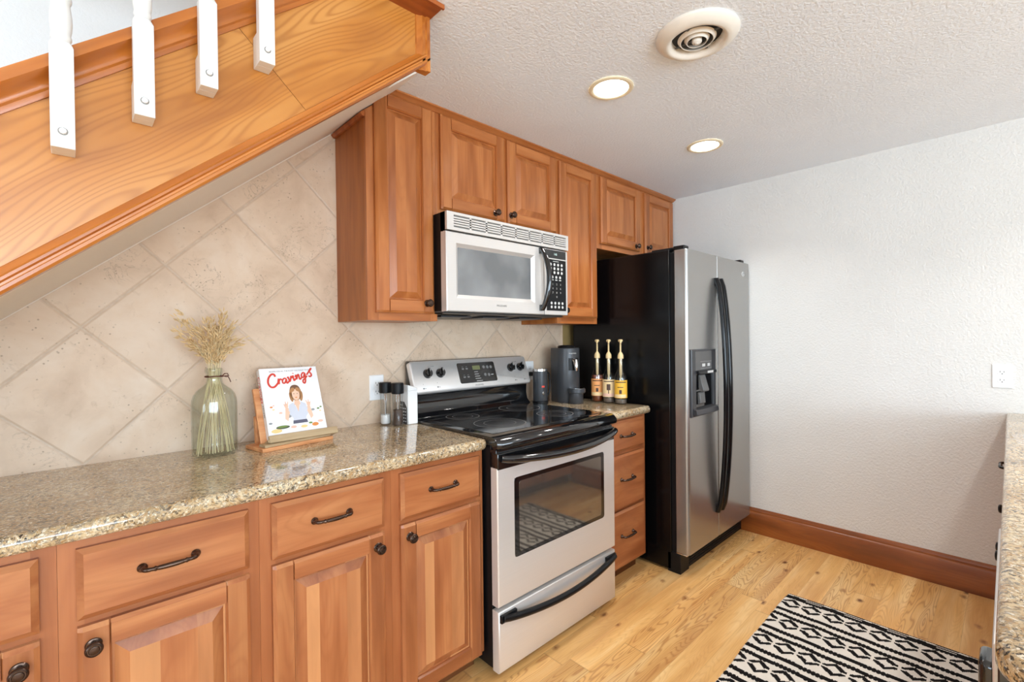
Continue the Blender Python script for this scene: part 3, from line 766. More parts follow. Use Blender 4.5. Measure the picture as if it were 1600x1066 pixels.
# top vent band with rows of louvres
m = MB(); za, zb = 1.757, 1.834
m.box(MX0, MX1, MF-.004+.012, -.345, za, zb, 1)
rows = 5; lx0, lx1 = MX0+.035, MX1-.018
m.box(MX0, lx0, MF-.006, -.345, za, zb); m.box(lx1, MX1, MF-.006, -.345, za, zb)
m.box(lx0, lx1, MF-.006, MF+.01, za, za+.013); m.box(lx0, lx1, MF-.006, MF+.01, zb-.012, zb)
zz0, zz1 = za+.013, zb-.012; pit = (zz1-zz0)/rows
for k in range(1, rows): m.box(lx0, lx1, MF-.005, MF+.01, zz0+k*pit-.0030, zz0+k*pit+.0030)
for k in range(1, 8):
    xx = lx0+(lx1-lx0)*k/8; m.box(xx-.005, xx+.005, MF-.005, MF+.01, zz0, zz1)
m.build('vent_grille', ['steel_mw', 'vent_slot'], t)
# door
DX1 = .590
wx0, wx1, wz0, wz1 = .058, .505, 1.487, 1.690
def frame_with_hole(m, o, i, yf, yb, ydeep, bev, mi=0, mi2=0):
    """rect o=(x0,x1,z0,z1) with hole i, sloped reveal to ydeep"""
    R = lambda r, y: [(r[0], y, r[2]), (r[1], y, r[2]), (r[1], y, r[3]), (r[0], y, r[3])]
    ii = (i[0]-bev, i[1]+bev, i[2]-bev, i[3]+bev)
    m.rings([R(o, yb), R(o, yf+.004), R((o[0]+.004, o[1]-.004, o[2]+.004, o[3]-.004), yf), R(ii, yf), R(i, ydeep)], mi, True, False, False)
m = MB(); frame_with_hole(m, (MX0, DX1, 1.414, 1.752), (wx0, wx1, wz0, wz1), MF, -.346, MF+.012, .016)
dr = m.build('door', 'steel_mw', t, fix=True, smooth=25)
m = MB(); m.box(wx0-.001, wx1+.001, MF+.012, MF+.02, wz0-.001, wz1+.001); m.build('window', 'mw_window', dr)
m = MB(); pts = []; rr = []
for k in range(21):
    u = k/20; zz = 1.438+u*(1.742-1.438); bow = math.sin(PI*u)**.8
    pts.append((.562+.012*bow, MF-.010-.040*bow, zz)); rr.append(.0125+.002*math.sin(PI*u))
m.tube(pts, rr, 14); m.box(.552, .574, MF-.012, MF, 1.432, 1.462); m.box(.552, .574, MF-.012, MF, 1.718, 1.748)
m.build('handle', 'black_gloss', dr, smooth=40)
m = text_mb('FRIGIDAIRE', .0125, lambda u, v, w_: (.30+u, MF-.0006-w_, 1.447+v)); m.build('logo', 'grey_print', dr, fix=False)
# control panel
m = MB(); m.box(DX1+.003, MX1, MF+.0005, -.346, 1.414, 1.752); cp = m.build('control_panel', 'steel_mw', t, bevel=.003)
m = MB(); m.box(.607, .757, MF-.0008, MF+.01, 1.436, 1.700); m.build('keypad', 'black_satin', cp, bevel=.0006)
m = MB(); m.box(.600, .757, MF-.0008, MF+.01, 1.706, 1.748); m.build('display', 'black_gloss', cp, bevel=.0006)
m = text_mb('1:02', .014, lambda u, v, w_: (.675+u, MF-.0014-w_, 1.727+v)); m.build('clock_digits', 'display_glow', cp, fix=False)
m = MB()
def dot(m, x, y, z, r, mi=0, sq=1.0, th=.0006): m.lathe([(r, 0), (r, -th)], (x, y, z), 'y', 12, mi, True, True, sq)
keys = [(.638+k*.0285, 1.674-i*.0205, .0075) for i in range(3) for k in range(4)] + [(.650+k*.030, 1.609, .0075) for k in range(3)] + [(.642+k*.0285, 1.475-i*.020, .0072) for i in range(2) for k in range(4)]
for x, z, r in keys:
    m = MB(); dot(m, x, MF-.0009, z, r)
    if abs(z-1.609) < 1e-6: m.box(x-.008, x+.008, MF-.0014, MF-.0009, 1.592, 1.597)
    m.build('key', 'light_print', cp)
m = MB(); m.box(.655, .70, MF-.0014, MF-.0009, 1.689, 1.692); m.build('key_caption', 'light_print', cp)
for i, row in enumerate(('123', '456', '789', ' 0 ')):
    for k, ch in enumerate(row):
        if ch != ' ': text_mb(ch, .0135, lambda u, v, w_, k=k, i=i: (.653+k*.030+u, MF-.0012-w_, 1.572-i*.0215+v)).build('number_key', 'light_print', cp, fix=False)

# ------------------------------------------------------------------ range
RX0, RX1, RF = .002, .758, -.682
t = thing('range', 'stainless electric range with black glass cooktop standing between the granite counters', 'oven', (.38, -.34, 0))
m = MB(); m.box(RX0+.004, RX1-.004, -.640, -.02, .03, .893)
for x in (.05, .71):
    for y in (-.58, -.1): m.lathe([(.018, 0), (.018, .031)], (x, y, 0), 'z', 12)
m.build('body', 'black_satin', t, bevel=.002)
# cooktop frame with rounded front lip
P = [(-.075, .890), (-.66, .890), (-.676, .876), (-.690, .876), (-.702, .884), (-.706, .896), (-.702, .908), (-.690, .918), (-.672, .924), (-.655, .926), (-.075, .926)]
m = MB(); 
rs = []
for x, k in ((RX0-.006, .955), (RX0-.001, .985), (RX0+.010, 1.0), (RX1-.010, 1.0), (RX1+.001, .985), (RX1+.006, .955)):
    rs.append([(x, (y if y > -.64 else -.64+(y+.64)*(k if k == 1 else k-.18)), .9075+(z-.9075)*(1 if k == 1 else k-.04)) for y, z in P])
m.rings(rs); ct = m.build('cooktop', 'black_gloss', t, smooth=50)
m = MB(); m.box(.030, .730, -.628, -.110, .9255, .9275); m.build('glass_surface', 'black_gloss', ct, bevel=.0008)
for (bx, by, r) in ((.205, -.470, .115), (.555, -.480, .090), (.195, -.215, .080), (.565, -.220, .110)):
    m = MB()
    for a, b in ((r, r-.003), (r*.62, r*.62-.002)):
        n = 48; A = [(bx+a*math.cos(2*PI*i/n), by+a*math.sin(2*PI*i/n), .92785) for i in range(n)]; B = [(bx+b*math.cos(2*PI*i/n), by+b*math.sin(2*PI*i/n), .92785) for i in range(n)]
        m.rings([A, B], 0, True, False, False)
    n = 48; m.add([(bx+(r-.003)*math.cos(2*PI*i/n), by+(r-.003)*math.sin(2*PI*i/n), .9277) for i in range(n)], [tuple(range(n))], 1)
    m.build('cooking_zone', ['grey_print', 'burner'], ct)
# backguard
m = MB()
m.prism([(-.02, .905), (-.105, .905), (-.112, .926), (-.100, .940), (-.088, .950), (-.080, .985), (-.082, 1.030), (-.095, 1.040), (-.02, 1.040)], 'x', RX0, RX1)
m.prism([(-.02, 1.035), (-.092, 1.035), (-.052, 1.182), (-.040, 1.192), (-.02, 1.192)], 'x', RX0+.003, RX1-.003)
m.build('backguard', 'black_gloss', t, bevel=.003, smooth=50)
def BGm(u, v, w_):       # (u along x, v up the slanted face, w out of it)
    base = Vector((0, -.112, 1.042)); upv = Vector((0, .056, .152)).normalized(); nv = Vector((0, -.152, .056)).normalized()
    p = base + upv*v + nv*w_
    return (u, p.y, p.z)
def rrect(x0, x1, z0, z1, r, n=6):
    P = []
    for cx_, cz_, a0 in ((x1-r, z1-r, 0), (x0+r, z1-r, PI/2), (x0+r, z0+r, PI), (x1-r, z0+r, 1.5*PI)):
        for k in range(n+1): a = a0+k*PI/2/n; P.append((cx_+r*math.cos(a), cz_+r*math.sin(a)))
    return P
def slab(m, mp, P, w0, w1, mi=0, inset=.003):
    cxm = sum(p[0] for p in P)/len(P); czm = sum(p[1] for p in P)/len(P)
    xs = [p[0] for p in P]; zs = [p[1] for p in P]; hx = (max(xs)-min(xs))/2; hz = (max(zs)-min(zs))/2
    Q = [(cxm+(p[0]-cxm)*(hx-inset)/hx, czm+(p[1]-czm)*(hz-inset)/hz) for p in P]
    d = w1-min(inset, abs(w1-w0)*.6)*(1 if w1 > w0 else -1)
    m.rings([[mp(u, v, w0) for u, v in P], [mp(u, v, d) for u, v in P], [mp(u, v, w1) for u, v in Q]], mi)
m = MB(); slab(m, BGm, rrect(RX0-.004, RX1+.004, 0, .158, .014), -.022, .004, 0, .005)
pn = m.build('control_fascia', 'steel_range', t, smooth=50)
m = MB(); slab(m, BGm, rrect(.268, .516, .028, .136, .010), .002, .0058, 0, .0015); cpl = m.build('display_panel', 'black_gloss', pn)
m = MB(); m.rings([[BGm(u, v, .0056) for u, v in ((.362, .096), (.412, .096), (.412, .118), (.362, .118))], [BGm(u, v, .0064) for u, v in ((.362, .096), (.412, .096), (.412, .118), (.362, .118))]]); m.build('clock_display', 'lcd', cpl)
def rdot(m, u, v, r, mi=0, base=.0056, th=.0008):
    n = 14; m.rings([[BGm(u+r*math.cos(2*PI*i/n), v+r*math.sin(2*PI*i/n), base) for i in range(n)], [BGm(u+r*math.cos(2*PI*i/n), v+r*math.sin(2*PI*i/n), base+th) for i in range(n)]], mi)
def rbar(m, u0, u1, v0, v1, mi=0, base=.0056, th=.0008):
    q = ((u0, v0), (u1, v0), (u1, v1), (u0, v1)); m.rings([[BGm(u, v, base) for u, v in q], [BGm(u, v, base+th) for u, v in q]], mi)
for u, v in ((.438, .108), (.463, .107), (.487, .106), (.438, .066), (.463, .064)):
    m = MB(); rdot(m, u, v, .0085); m.build('button', 'grey_print', cpl)
for u, v in ((.300, .104), (.325, .104), (.300, .060), (.325, .060)):
    m = MB(); rbar(m, u-.007, u+.007, v-.004, v+.004); rbar(m, u-.005, u+.005, v+.010, v+.012); m.build('button', 'grey_print', cpl)
for q in [(.368, .392+.004*k, .083-.012*k, .0855-.012*k) for k in range(4)] + [(.372, .412, .034, .0365), (.478, .494, .062, .066)]:
    m = MB(); rbar(m, *q); m.build('caption', 'light_print', cpl)
m = text_mb('FRIGIDAIRE', .0105, lambda u, v, w_: BGm(.385+u, .014+v, .0046+w_)); m.build('logo', 'grey_print', pn, fix=False)
for u, v, w2 in ((.055, .020, .018), (.135, .022, .018), (.650, .020, .018), (.720, .020, .018)): m = MB(); rbar(m, u-w2/2, u, v-.002, v+.004, 0, .0042, .0004); rbar(m, u+.004, u+.008, v-.002, v+.002, 0, .0042, .0004); rdot(m, u-.004, v+.022, .0015, 0, .0042, .0004); m.build('knob_marking', 'grey_print', pn)
for u, v in ((.115, .128), (.668, .128)): m = MB(); rbar(m, u-.018, u+.016, v-.001, v+.001, 0, .0042, .0004); m.build('knob_caption', 'grey_print', pn)
for u, v in ((.085, .092), (.158, .091), (.628, .094), (.700, .094)):
    m = MB(); rs = []
    for r, w_ in ((.0225, .004), (.0235, .007), (.0215, .011), (.0190, .026), (.0165, .029)):
        rs.append([BGm(u+r*math.cos(2*PI*i/24), v+r*math.sin(2*PI*i/24), w_) for i in range(24)])
    m.rings(rs)
    a = random.uniform(-.15, .15); c_, s_ = math.cos(a), math.sin(a)
    q = [(-.005, -.021), (.005, -.021), (.005, .021), (-.005, .021)]
    m.rings([[BGm(u+x*c_-y*s_, v+x*s_+y*c_, .026) for x, y in q], [BGm(u+x*c_*.8-y*s_, v+x*s_*.8+y*c_, .036) for x, y in q]])
    kb = m.build('knob', 'black_gloss', pn, smooth=40)
    m = MB(); q = [(-.0012, .004), (.0012, .004), (.0012, .019), (-.0012, .019)]
    m.rings([[BGm(u+x*c_-y*s_, v+x*s_+y*c_, .0360) for x, y in q], [BGm(u+x*c_-y*s_, v+x*s_+y*c_, .0365) for x, y in q]]); m.build('pointer', 'light_print', kb)
# vent strip above the door
m = MB(); m.box(RX0+.004, RX1-.004, -.672, -.635, .806, .874)
for (a, b) in ((.16, .27), (.30, .55), (.58, .69)):
    for k in range(3): m.box(a, b, -.6745, -.671, .842+k*.009, .8465+k*.009, 1)
m.build('vent_trim', ['black_gloss', 'dark_grey'], t, bevel=.001)
# oven door
m = MB(); FM = lambda u, v, w_: (u, RF-w_+0.0, v)
OW = (.092, .668, .447, .752)
frame_with_hole(m, (RX0, RX1, .279, .806), OW, RF, -.645, RF+.004, .002)
dr = m.build('oven_door', 'steel_range', t, smooth=25)
m = MB(); slab(m, lambda u, v, w_: (u, RF+.003-w_, v), rrect(OW[0]-.004, OW[1]+.004, OW[2]-.004, OW[3]+.004, .014), -.004, .0035, 0, .001)
wn = m.build('window', 'black_gloss', dr)
m = MB(); slab(m, lambda u, v, w_: (u, RF-.0005-w_, v), rrect(OW[0]+.022, OW[1]-.020, OW[2]+.014, OW[3]-.014, .010), -.003, .0004, 0, .0002); m.build('inner_glass', 'oven_glass', wn)
m = MB(); m.box(RX0+.002, RX1-.002, RF-.0015, RF+.03, .800, .862); m.build('door_top_band', 'black_gloss', dr, bevel=.003)
m = MB(); pts, rr = [], []
for k in range(25):
    u = k/24; b = math.sin(PI*u)**.75
    pts.append((RX0+.010+u*(RX1-RX0-.02), RF-.012-.052*b, .846-.022*b)); rr.append(.0145+.002*b)
m.tube(pts, rr, 14)
m.build('handle', 'black_gloss', dr, smooth=50)
# storage drawer
m = MB(); R = lambda i, y: [(RX0+i, y, .028+i), (RX1-i, y, .028+i), (RX1-i, y, .262-i), (RX0+i, y, .262-i)]
m.rings([R(0, -.645), R(0, RF+.006), R(.002, RF+.002), R(.006, RF)]); dw = m.build('storage_drawer', 'steel_range', t, smooth=40)
m = MB(); pts, rr = [], []
for k in range(25):
    u = k/24; b = math.sin(PI*u)**.8
    pts.append((RX0+.012+u*(RX1-RX0-.03), RF-.010-.026*b, .241-.030*b)); rr.append(.0135)
m.tube(pts, rr, 12); m.box(RX0+.004, RX0+.085, RF-.012, RF, .222, .252); m.box(RX1-.085, RX1-.008, RF-.012, RF, .222, .252)
m.build('handle', 'black_satin', dw, smooth=50, bevel=.002)

# ------------------------------------------------------------------ refrigerator
FX0, FX1, FF = 1.231, 2.092, -.826
t = thing('refrigerator', 'side-by-side refrigerator with stainless doors and black sides in the corner by the white wall', 'refrigerator', (1.66, -.40, 0))
m = MB(); m.box(FX0, FX1, -.722, -.04, .012, 1.770); m.build('body', 'fridge_side', t, bevel=.004)
m = MB(); m.box(FX0+.01, FX1-.01, -.745, -.71, .012, 1.752); m.build('door_gasket', 'black_matte', t)
def fdoor(x0, x1, rl, rr_, nm, mat):
    P = [(x0, -.752)]
    n = 8
    for k in range(n+1):
        a = PI - k*PI/2/n; P.append((x0+rl+rl*math.cos(a), FF+rl-rl*math.sin(a)))
    # gently bowed front
    for k in range(1, 10): u = k/10; P.append((x0+rl+(x1-rr_-x0-rl)*u, FF))
    for k in range(n+1):
        a = PI/2 - k*PI/2/n; P.append((x1-rr_+rr_*math.cos(a), FF+rr_-rr_*math.sin(a)))
    P.append((x1, -.752))
    m = MB(); m.prism(P, 'z', .118, 1.764); return m.build(nm, mat, t, bevel=.002, smooth=30)
d1 = fdoor(FX0, 1.5985, .018, .006, 'door', 'steel_fridge')
d2 = fdoor(1.6035, FX1, .006, .018, 'door', 'steel_fridge')
for x, dd, sgn in ((1.573, d1, -1), (1.632, d2, 1)):
    m = MB(); pts, rr = [], []
    for k in range(31):
        u = k/30; b = math.sin(PI*u)**.55
        pts.append((x, FF-.006-.054*b, .272+u*(1.628-.272))); rr.append(.0185)
    m.tube(pts, rr, 14, flat=(Vector((0, 1, 0)), .75))
    m.box(x-.015, x+.015, FF-.014, FF, .268, .31); m.box(x-.015, x+.015, FF-.014, FF, 1.59, 1.632)
    m.build('handle', 'black_handle', dd, smooth=50, bevel=.002)
# dispenser
DX0, DXr, DZ0, DZ1 = 1.2495, 1.548, .858, 1.224
m = MB()
frame_with_hole(m, (DX0, DXr, DZ0, DZ1), (DX0+.055, DXr-.03, DZ0+.05, 1.090), FF-.012, FF, FF+.002, .004)
ds = m.build('dispenser', 'dark_grey', d1, smooth=25)
m = MB(); m.box(DX0+.050, DXr-.026, FF-.003, FF-.001, DZ0+.046, 1.094); m.build('recess_back', 'black_gloss', ds)
m = MB(); m.box(DX0+.055, DXr-.03, FF-.030, FF-.011, 1.088, 1.108); m.build('canopy', 'black_satin', ds, bevel=.004)
m = MB(); m.box(DX0+.04, DXr-.06, FF-.0135, FF-.0115, 1.108, 1.212); m.build('control_pad', 'grey_plastic', ds, bevel=.0006)
m = MB(); m.box(DX0+.12, DX0+.155, FF-.0145, FF-.013, 1.128, 1.144); m.box(DX0+.185, DX0+.215, FF-.0145, FF-.013, 1.128, 1.144)
for k in (0, 1): m.box(DX0+.10, DX0+.235, FF-.0140, FF-.0132, 1.118+k*.037, 1.1188+k*.037)
m.box(DX0+.15, DX0+.22, FF-.0312, FF-.029, 1.092, 1.104); m.build('dispenser_legends', 'light_print', ds)
m = MB(); m.prism([(FF-.004, 1.085), (FF-.016, 1.085), (FF-.040, 1.000), (FF-.034, .992), (FF-.006, 1.01)], 'x', DX0+.085, DX0+.150); m.prism([(FF-.004, .990), (FF-.020, .990), (FF-.026, .93), (FF-.006, .92)], 'x', DX0+.075, DX0+.135)
m.build('paddle', 'grey_plastic', ds, bevel=.004)
m = MB(); m.prism([(FF-.001, DZ0+.050), (FF-.030, DZ0+.040), (FF-.034, DZ0+.012), (FF-.010, DZ0+.004)], 'x', DX0+.02, DXr-.01); m.build('drip_tray', 'dark_grey', ds, bevel=.003)
m = MB(); m.lathe([(.022, 0), (.022, -.0015), (.019, -.0025)], (1.985, FF, 1.690), 'y', 28, 0, True, True, .72); b_ = m.build('emblem', 'light_print', d2)
m = MB(); m.tube([(1.985+.012*math.cos(a), FF-.003, 1.690+.008*math.sin(a)) for a in [k*2*PI/16 for k in range(13)]], .0011, 6); m.build('emblem_swirl', 'grey_print', b_)
# hinge covers and base grille
for x in (FX0+.018, FX1-.075):
    m = MB(); m.box(x, x+.055, -.800, -.735, 1.7645, 1.790); m.box(x+.006, x+.045, -.74, -.60, 1.7705, 1.786); m.build('hinge_cover', 'black_satin', t, bevel=.006, seg=3)
m = MB(); m.box(FX0+.02, FX1-.02, -.71, -.10, 1.7705, 1.7765); m.build('top_panel', 'black_satin', t, bevel=.002)
m = MB(); m.box(FX0+.004, FX1-.004, -.768, -.70, .004, .105)
for k in range(5): m.box(FX0+.11, FX1-.03, -.7725, -.766, .020+k*.015, .029+k*.015)
m.box(FX0, FX0+.10, -.775, -.70, 0, .108)
m.build('base_grille', 'black_matte', t, bevel=.003)
m = MB(); m.box(FX0+.002, FX0+.055, -.812, -.75, .1085, .1175); m.build('lower_hinge', 'chrome', t, bevel=.003)

# ------------------------------------------------------------------ ceiling fittings
def can(x, y, label):
    t = thing('recessed_light', label, 'ceiling light', (x, y, H))
    m = MB(); n = 48
    rs = [[(x+r*math.cos(2*PI*i/n), y+r*math.sin(2*PI*i/n), z) for i in range(n)] for r, z in ((.089, H-.0005), (.089, H-.004), (.083, H-.007), (.072, H-.006), (.069, H-.003))]
    m.rings(rs, 0, True, False, False); m.build('trim_ring', 'lamp_trim', t, smooth=50)
    m = MB(); m.lathe([(.0695, -.0035), (.060, -.0045), (.02, -.005)], (x, y, H), 'z', n, 0, True, True); m.build('lens', 'lamp_glow', t)
    l = bpy.data.lights.new('lamp', 'AREA'); l.shape = 'DISK'; l.size = .13; l.energy = CAN_W; l.color = (1.0, .97, .94); l.spread = math.radians(125)
    o = bpy.data.objects.new('lamp', l); COL.objects.link(o); o.parent = t; o.location = (0, 0, -.010)
    return t
CAN_W = 4.5
can(.446, -.898, 'round recessed ceiling light nearer the staircase, second from the white wall')
can(1.297, -.896, 'round recessed ceiling light nearer the white wall, beyond the first')
can(.446, -2.45, 'round recessed ceiling light over the right-hand counter, outside the photo, nearer end')
can(1.297, -2.45, 'round recessed ceiling light over the right-hand counter, outside the photo, wall end')
vx, vy = .378, -1.288
t = thing('ceiling_vent', 'round white ceiling air vent with concentric rings above the aisle', 'vent', (vx, vy, H))
def ring_mb(prof, cap=False, n=56):
    m = MB(); rs = [[(vx+r*math.cos(2*PI*i/n), vy+r*math.sin(2*PI*i/n), H+z) for i in range(n)] for r, z in prof]
    m.rings(rs, 0, True, cap, cap); return m
ring_mb([(.131, -.0003), (.132, -.004), (.129, -.010), (.112, -.022), (.098, -.028), (.088, -.026), (.080, -.012), (.079, -.001)]).build('flange', 'vent_white', t, smooth=50)
ring_mb([(.081, -.0006), (.001, -.0006)]).build('duct_throat', 'slot_dark', t)
ring_mb([(.050, -.022), (.052, -.023), (.061, -.012), (.059, -.010), (.050, -.022)]).build('cone', 'vent_white', t, smooth=50)
ring_mb([(.030, -.024), (.032, -.025), (.040, -.013), (.038, -.011), (.030, -.024)]).build('cone', 'vent_white', t, smooth=50)
ring_mb([(.016, -.014), (.016, -.024), (.013, -.028), (.006, -.029), (.004, -.032), (.001, -.032)]).build('cone', 'vent_white', t, smooth=50)
m = MB(); m.box(vx-.076, vx+.076, vy-.004, vy+.004, H-.014, H-.011); m.box(vx-.004, vx+.004, vy-.076, vy+.076, H-.014, H-.011); m.build('spider', 'grey_plastic', t)

# ------------------------------------------------------------------ outlets
def outlet(label, mp, loc):
    t = thing('wall_outlet', label, 'outlet', loc)
    m = MB(); slab(m, mp, rrect(-.035, .035, -.0575, .0575, .003), .0002, .006, 0, .003); m.build('plate', 'white_plastic', t)
    for s_ in (-1, 1):
        m = MB(); slab(m, mp, rrect(-.017, .017, s_*.0195-.014, s_*.0195+.014, .010), .005, .0075, 0, .001); r_ = m.build('receptacle', 'white_plastic', t)
        m = MB()
        for (u0, u1, v0, v1) in ((-.0075, -.0055, -.002, .006), (.0055, .0075, -.002, .005), (-.002, .002, -.010, -.006)):
            q = [(u0, v0), (u1, v0), (u1, v1), (u0, v1)]
            m.rings([[mp(u, s_*.0195+v, .0070) for u, v in q], [mp(u, s_*.0195+v, .0079) for u, v in q]])
        m.build('slots', 'slot_dark', r_)
    return t
outlet('white duplex outlet on the white wall at the right, above the granite counter', lambda u, v, w_: (W-w_, -1.979-u, 1.088+v), (W, -1.979, 1.088))
outlet('white duplex outlet on the tile behind the salt and pepper mills', lambda u, v, w_: (-.135+u, -w_, 1.077+v), (-.135, 0, 1.077))
outlet('white duplex outlet on the tile behind the milk frother, mostly hidden', lambda u, v, w_: (.862+u, -w_, 1.098+v), (.862, 0, 1.098))

# ------------------------------------------------------------------ right-hand counter run
RY = -1.993
t = thing('base_cabinet', 'base cabinet under the right-hand granite counter, only its dark pulls and knobs in view', 'cabinet', (1.2, -2.34, 0))
m = MB(); m.box(.345, 2.096, -2.63, RY-.038, .09, .872); m.build('cabinet_body', 'cab_frame', t, bevel=.001)
k = MB(); k.box(.345, 2.096, -2.62, -2.11, 0, .0895); k.build('toe_kick', 'toe', t)
FY = RY-.012
for (a, b, kx, sd) in ((.40, .868, .835, 31), (.882, 1.33, .915, 32), (1.345, 1.70, 1.372, 33)):
    d = drawer(t, a, b, .694, .85, FY-.0, f=1, T=.025); 
    if a > 1.3: pull(d, (a+b)/2-.02, FY, .776, 'dark_bronze', sgn=1)
    dd = door(t, a, b, .10, .68, FY, f=1, seed=sd, T=.025); knob(dd, kx, FY, .637, 'dark_bronze', sgn=1)
m = MB(); rs = []
R_ = .045
P2 = [(2.098, -2.66), (2.098, RY)]
x_end = -.352
for k in range(9): a = PI/2 + k*PI/2/8; P2.append((x_end+R_+R_*math.cos(a), RY-R_+R_*math.sin(a)))
P2.append((x_end, -2.66))
def inset(P, d):
    return [(min(x, 2.098) if x > 2 else x+(d if x < x_end+R_ else 0)*1.0, (y-d if y > -2.5 else y)) for x, y in P]
for d, z in ((.010, .873), (.003, .877), (0, .885), (0, .902), (.003, .910), (.010, .914)):
    rs.append([(x, y, z) for x, y in inset(P2, d)])
m.rings(rs); tag(m.build('countertop', 'granite', smooth=40), 'beige granite countertop with rounded corner at the right edge of the photo', 'countertop')
t = thing('dishwasher', 'grey and black dishwasher under the rounded end of the right-hand counter', 'dishwasher', (.05, -2.3, 0))
m = MB(); m.box(-.262, .338, -2.62, -2.045, .012, .870); m.build('body', 'black_satin', t, bevel=.003)
m = MB(); m.box(-.226, .332, -2.04, -1.9885, .11, .868); dd = m.build('door', 'steel_range', t, bevel=.003)
m = MB(); m.box(-.262, -.2265, -2.042, -1.9945, .03, .870); m.build('edge_panel', 'black_gloss', dd, bevel=.002)
m = MB(); m.box(-.224, -.168, -1.996, -1.9745, .752, .836); m.build('handle', 'black_gloss', dd, bevel=.008, seg=4, smooth=40)

# ------------------------------------------------------------------ rug
def rug():
    cs = .0047; x1, x0, y1, y0 = 1.437, -.36, -1.243, -1.955
    nx, ny = int((x1-x0)/cs), int((y1-y0)/cs)
    vs, fs, mi = [], [], []
    def black(u, v, i, j):
        if u < .030: return (.004 < u < .0115) or (.018 < u < .028)
        uu = (u-.1)/.1875; row = round(uu); du = u-.1-row*.1875
        if row % 2: v = v+.0425
        mm = (u-.1+.094-.016) % .1875        # two stripes between the diamond rows
        st_ = abs(mm-.030)
        # stripes at row midpoint -.012 / +.036
        md = ((u-.1) % .1875)
        for c, th in ((.078, .0135), (.128, .0135)):
            if abs(md-c) < th: return not (abs(md-c) > .0105 and (j % 3 == 0))
        if abs(du) < .052:
            dv = ((v) % .0855)-.04275
            q = abs(du)/.046+abs(dv)/.056
            thin = .42 if (du*dv < 0) else .56
            if q < 1.0 and q > thin and abs(dv) < .0385 and not (abs(du) < .0045 and abs(dv) > .024):
                return True
        return False
    rr = random.Random(3)
    wob = [rr.uniform(-.003, .003) for _ in range(nx+1)]
    for i in range(nx+1):
        for j in range(ny+1):
            x = x1-i*cs; y = y1-j*cs
            if j == 0: y += wob[i]*.8
            if j == ny: y -= wob[i]
            y += .004*math.sin(i*.023)+.002*math.sin(i*.07)
            z = .0075+.0012*math.sin(x*9+y*3)+.0009*math.sin(y*14+x*2)+((i+j) % 2)*.0009
            if i in (0, nx) or j in (0, ny): z = .0035
            vs.append((x, y, z))
    for i in range(nx):
        for j in range(ny):
            a = i*(ny+1)+j; fs.append((a, a+1, a+ny+2, a+ny+1))
            wv = .0018*math.sin(j*.19+i*.01)
            mi.append(1 if black((i+.5)*cs+wv, (j+.5)*cs, i, j) else 0)
    # underside skirt
    m = MB(); m.v = vs; m.f = fs; m.mi = mi
    per = [i*(ny+1) for i in range(nx+1)] + [nx*(ny+1)+j for j in range(1, ny+1)] + [i*(ny+1)+ny for i in range(nx-1, -1, -1)] + [j for j in range(ny-1, 0, -1)]
    o = len(m.v)
    m.v = m.v+[(m.v[k][0], m.v[k][1], .0003) for k in per]
    for k in range(len(per)):
        k2 = (k+1) % len(per); m.f.append((per[k], per[k2], o+k2, o+k)); m.mi.append(0)
    m.f.append(tuple(o+k for k in range(len(per)))); m.mi.append(0)
    ob = m.build('rug', ['rug_white', 'rug_black'], smooth=80)
    tag(ob, 'cream and black woven runner rug with diamonds and stripes on the plank floor', 'rug')
rug()

# ------------------------------------------------------------------ things on the left counter
ZC = .9142
# glass bottle
bx, by = -.803, -.155
t = thing('glass_bottle', 'large greenish clear glass bottle holding dried grass, on the granite before the tile wall', 'vase', (bx, by, ZC))
out = [(.050, .0), (.060, .003), (.0655, .010), (.0665, .03), (.0665, .175), (.065, .190), (.060, .205), (.050, .220), (.038, .230), (.030, .237), (.0255, .244), (.0240, .252), (.0240, .278), (.0262, .281), (.0262, .290), (.0235, .294)]
inn = [(r-.0035, h+(.006 if h < .02 else 0)) for r, h in out[::-1]]
m = MB(); m.lathe(out+inn, (bx, by, ZC), 'z', 48, 0, True, True, .80); m.build('bottle', 'vase_glass', t, smooth=60)
m = MB(); pts = [(bx+.0262*math.cos(a), by+.0215*math.sin(a), ZC+.266+.001*math.sin(3*a)) for a in [k*2*PI/28 for k in range(29)]]
m.tube(pts, .0019, 8)
kx, ky, kz = bx+.020, by-.0175, ZC+.267
m.tube([(kx, ky, kz), (kx+.006, ky-.006, kz+.008), (kx+.014, ky-.008, kz+.008), (kx+.018, ky-.007, kz), (kx+.012, ky-.006, kz-.003), (kx+.003, ky-.004, kz)], .0017, 8)
m.tube([(kx+.004, ky-.004, kz), (kx+.014, ky-.006, kz+.001), (kx+.020, ky-.006, kz-.010), (kx+.024, ky-.006, kz-.022)], .0016, 8)
m.build('leather_tie', 'twine', t, smooth=60)
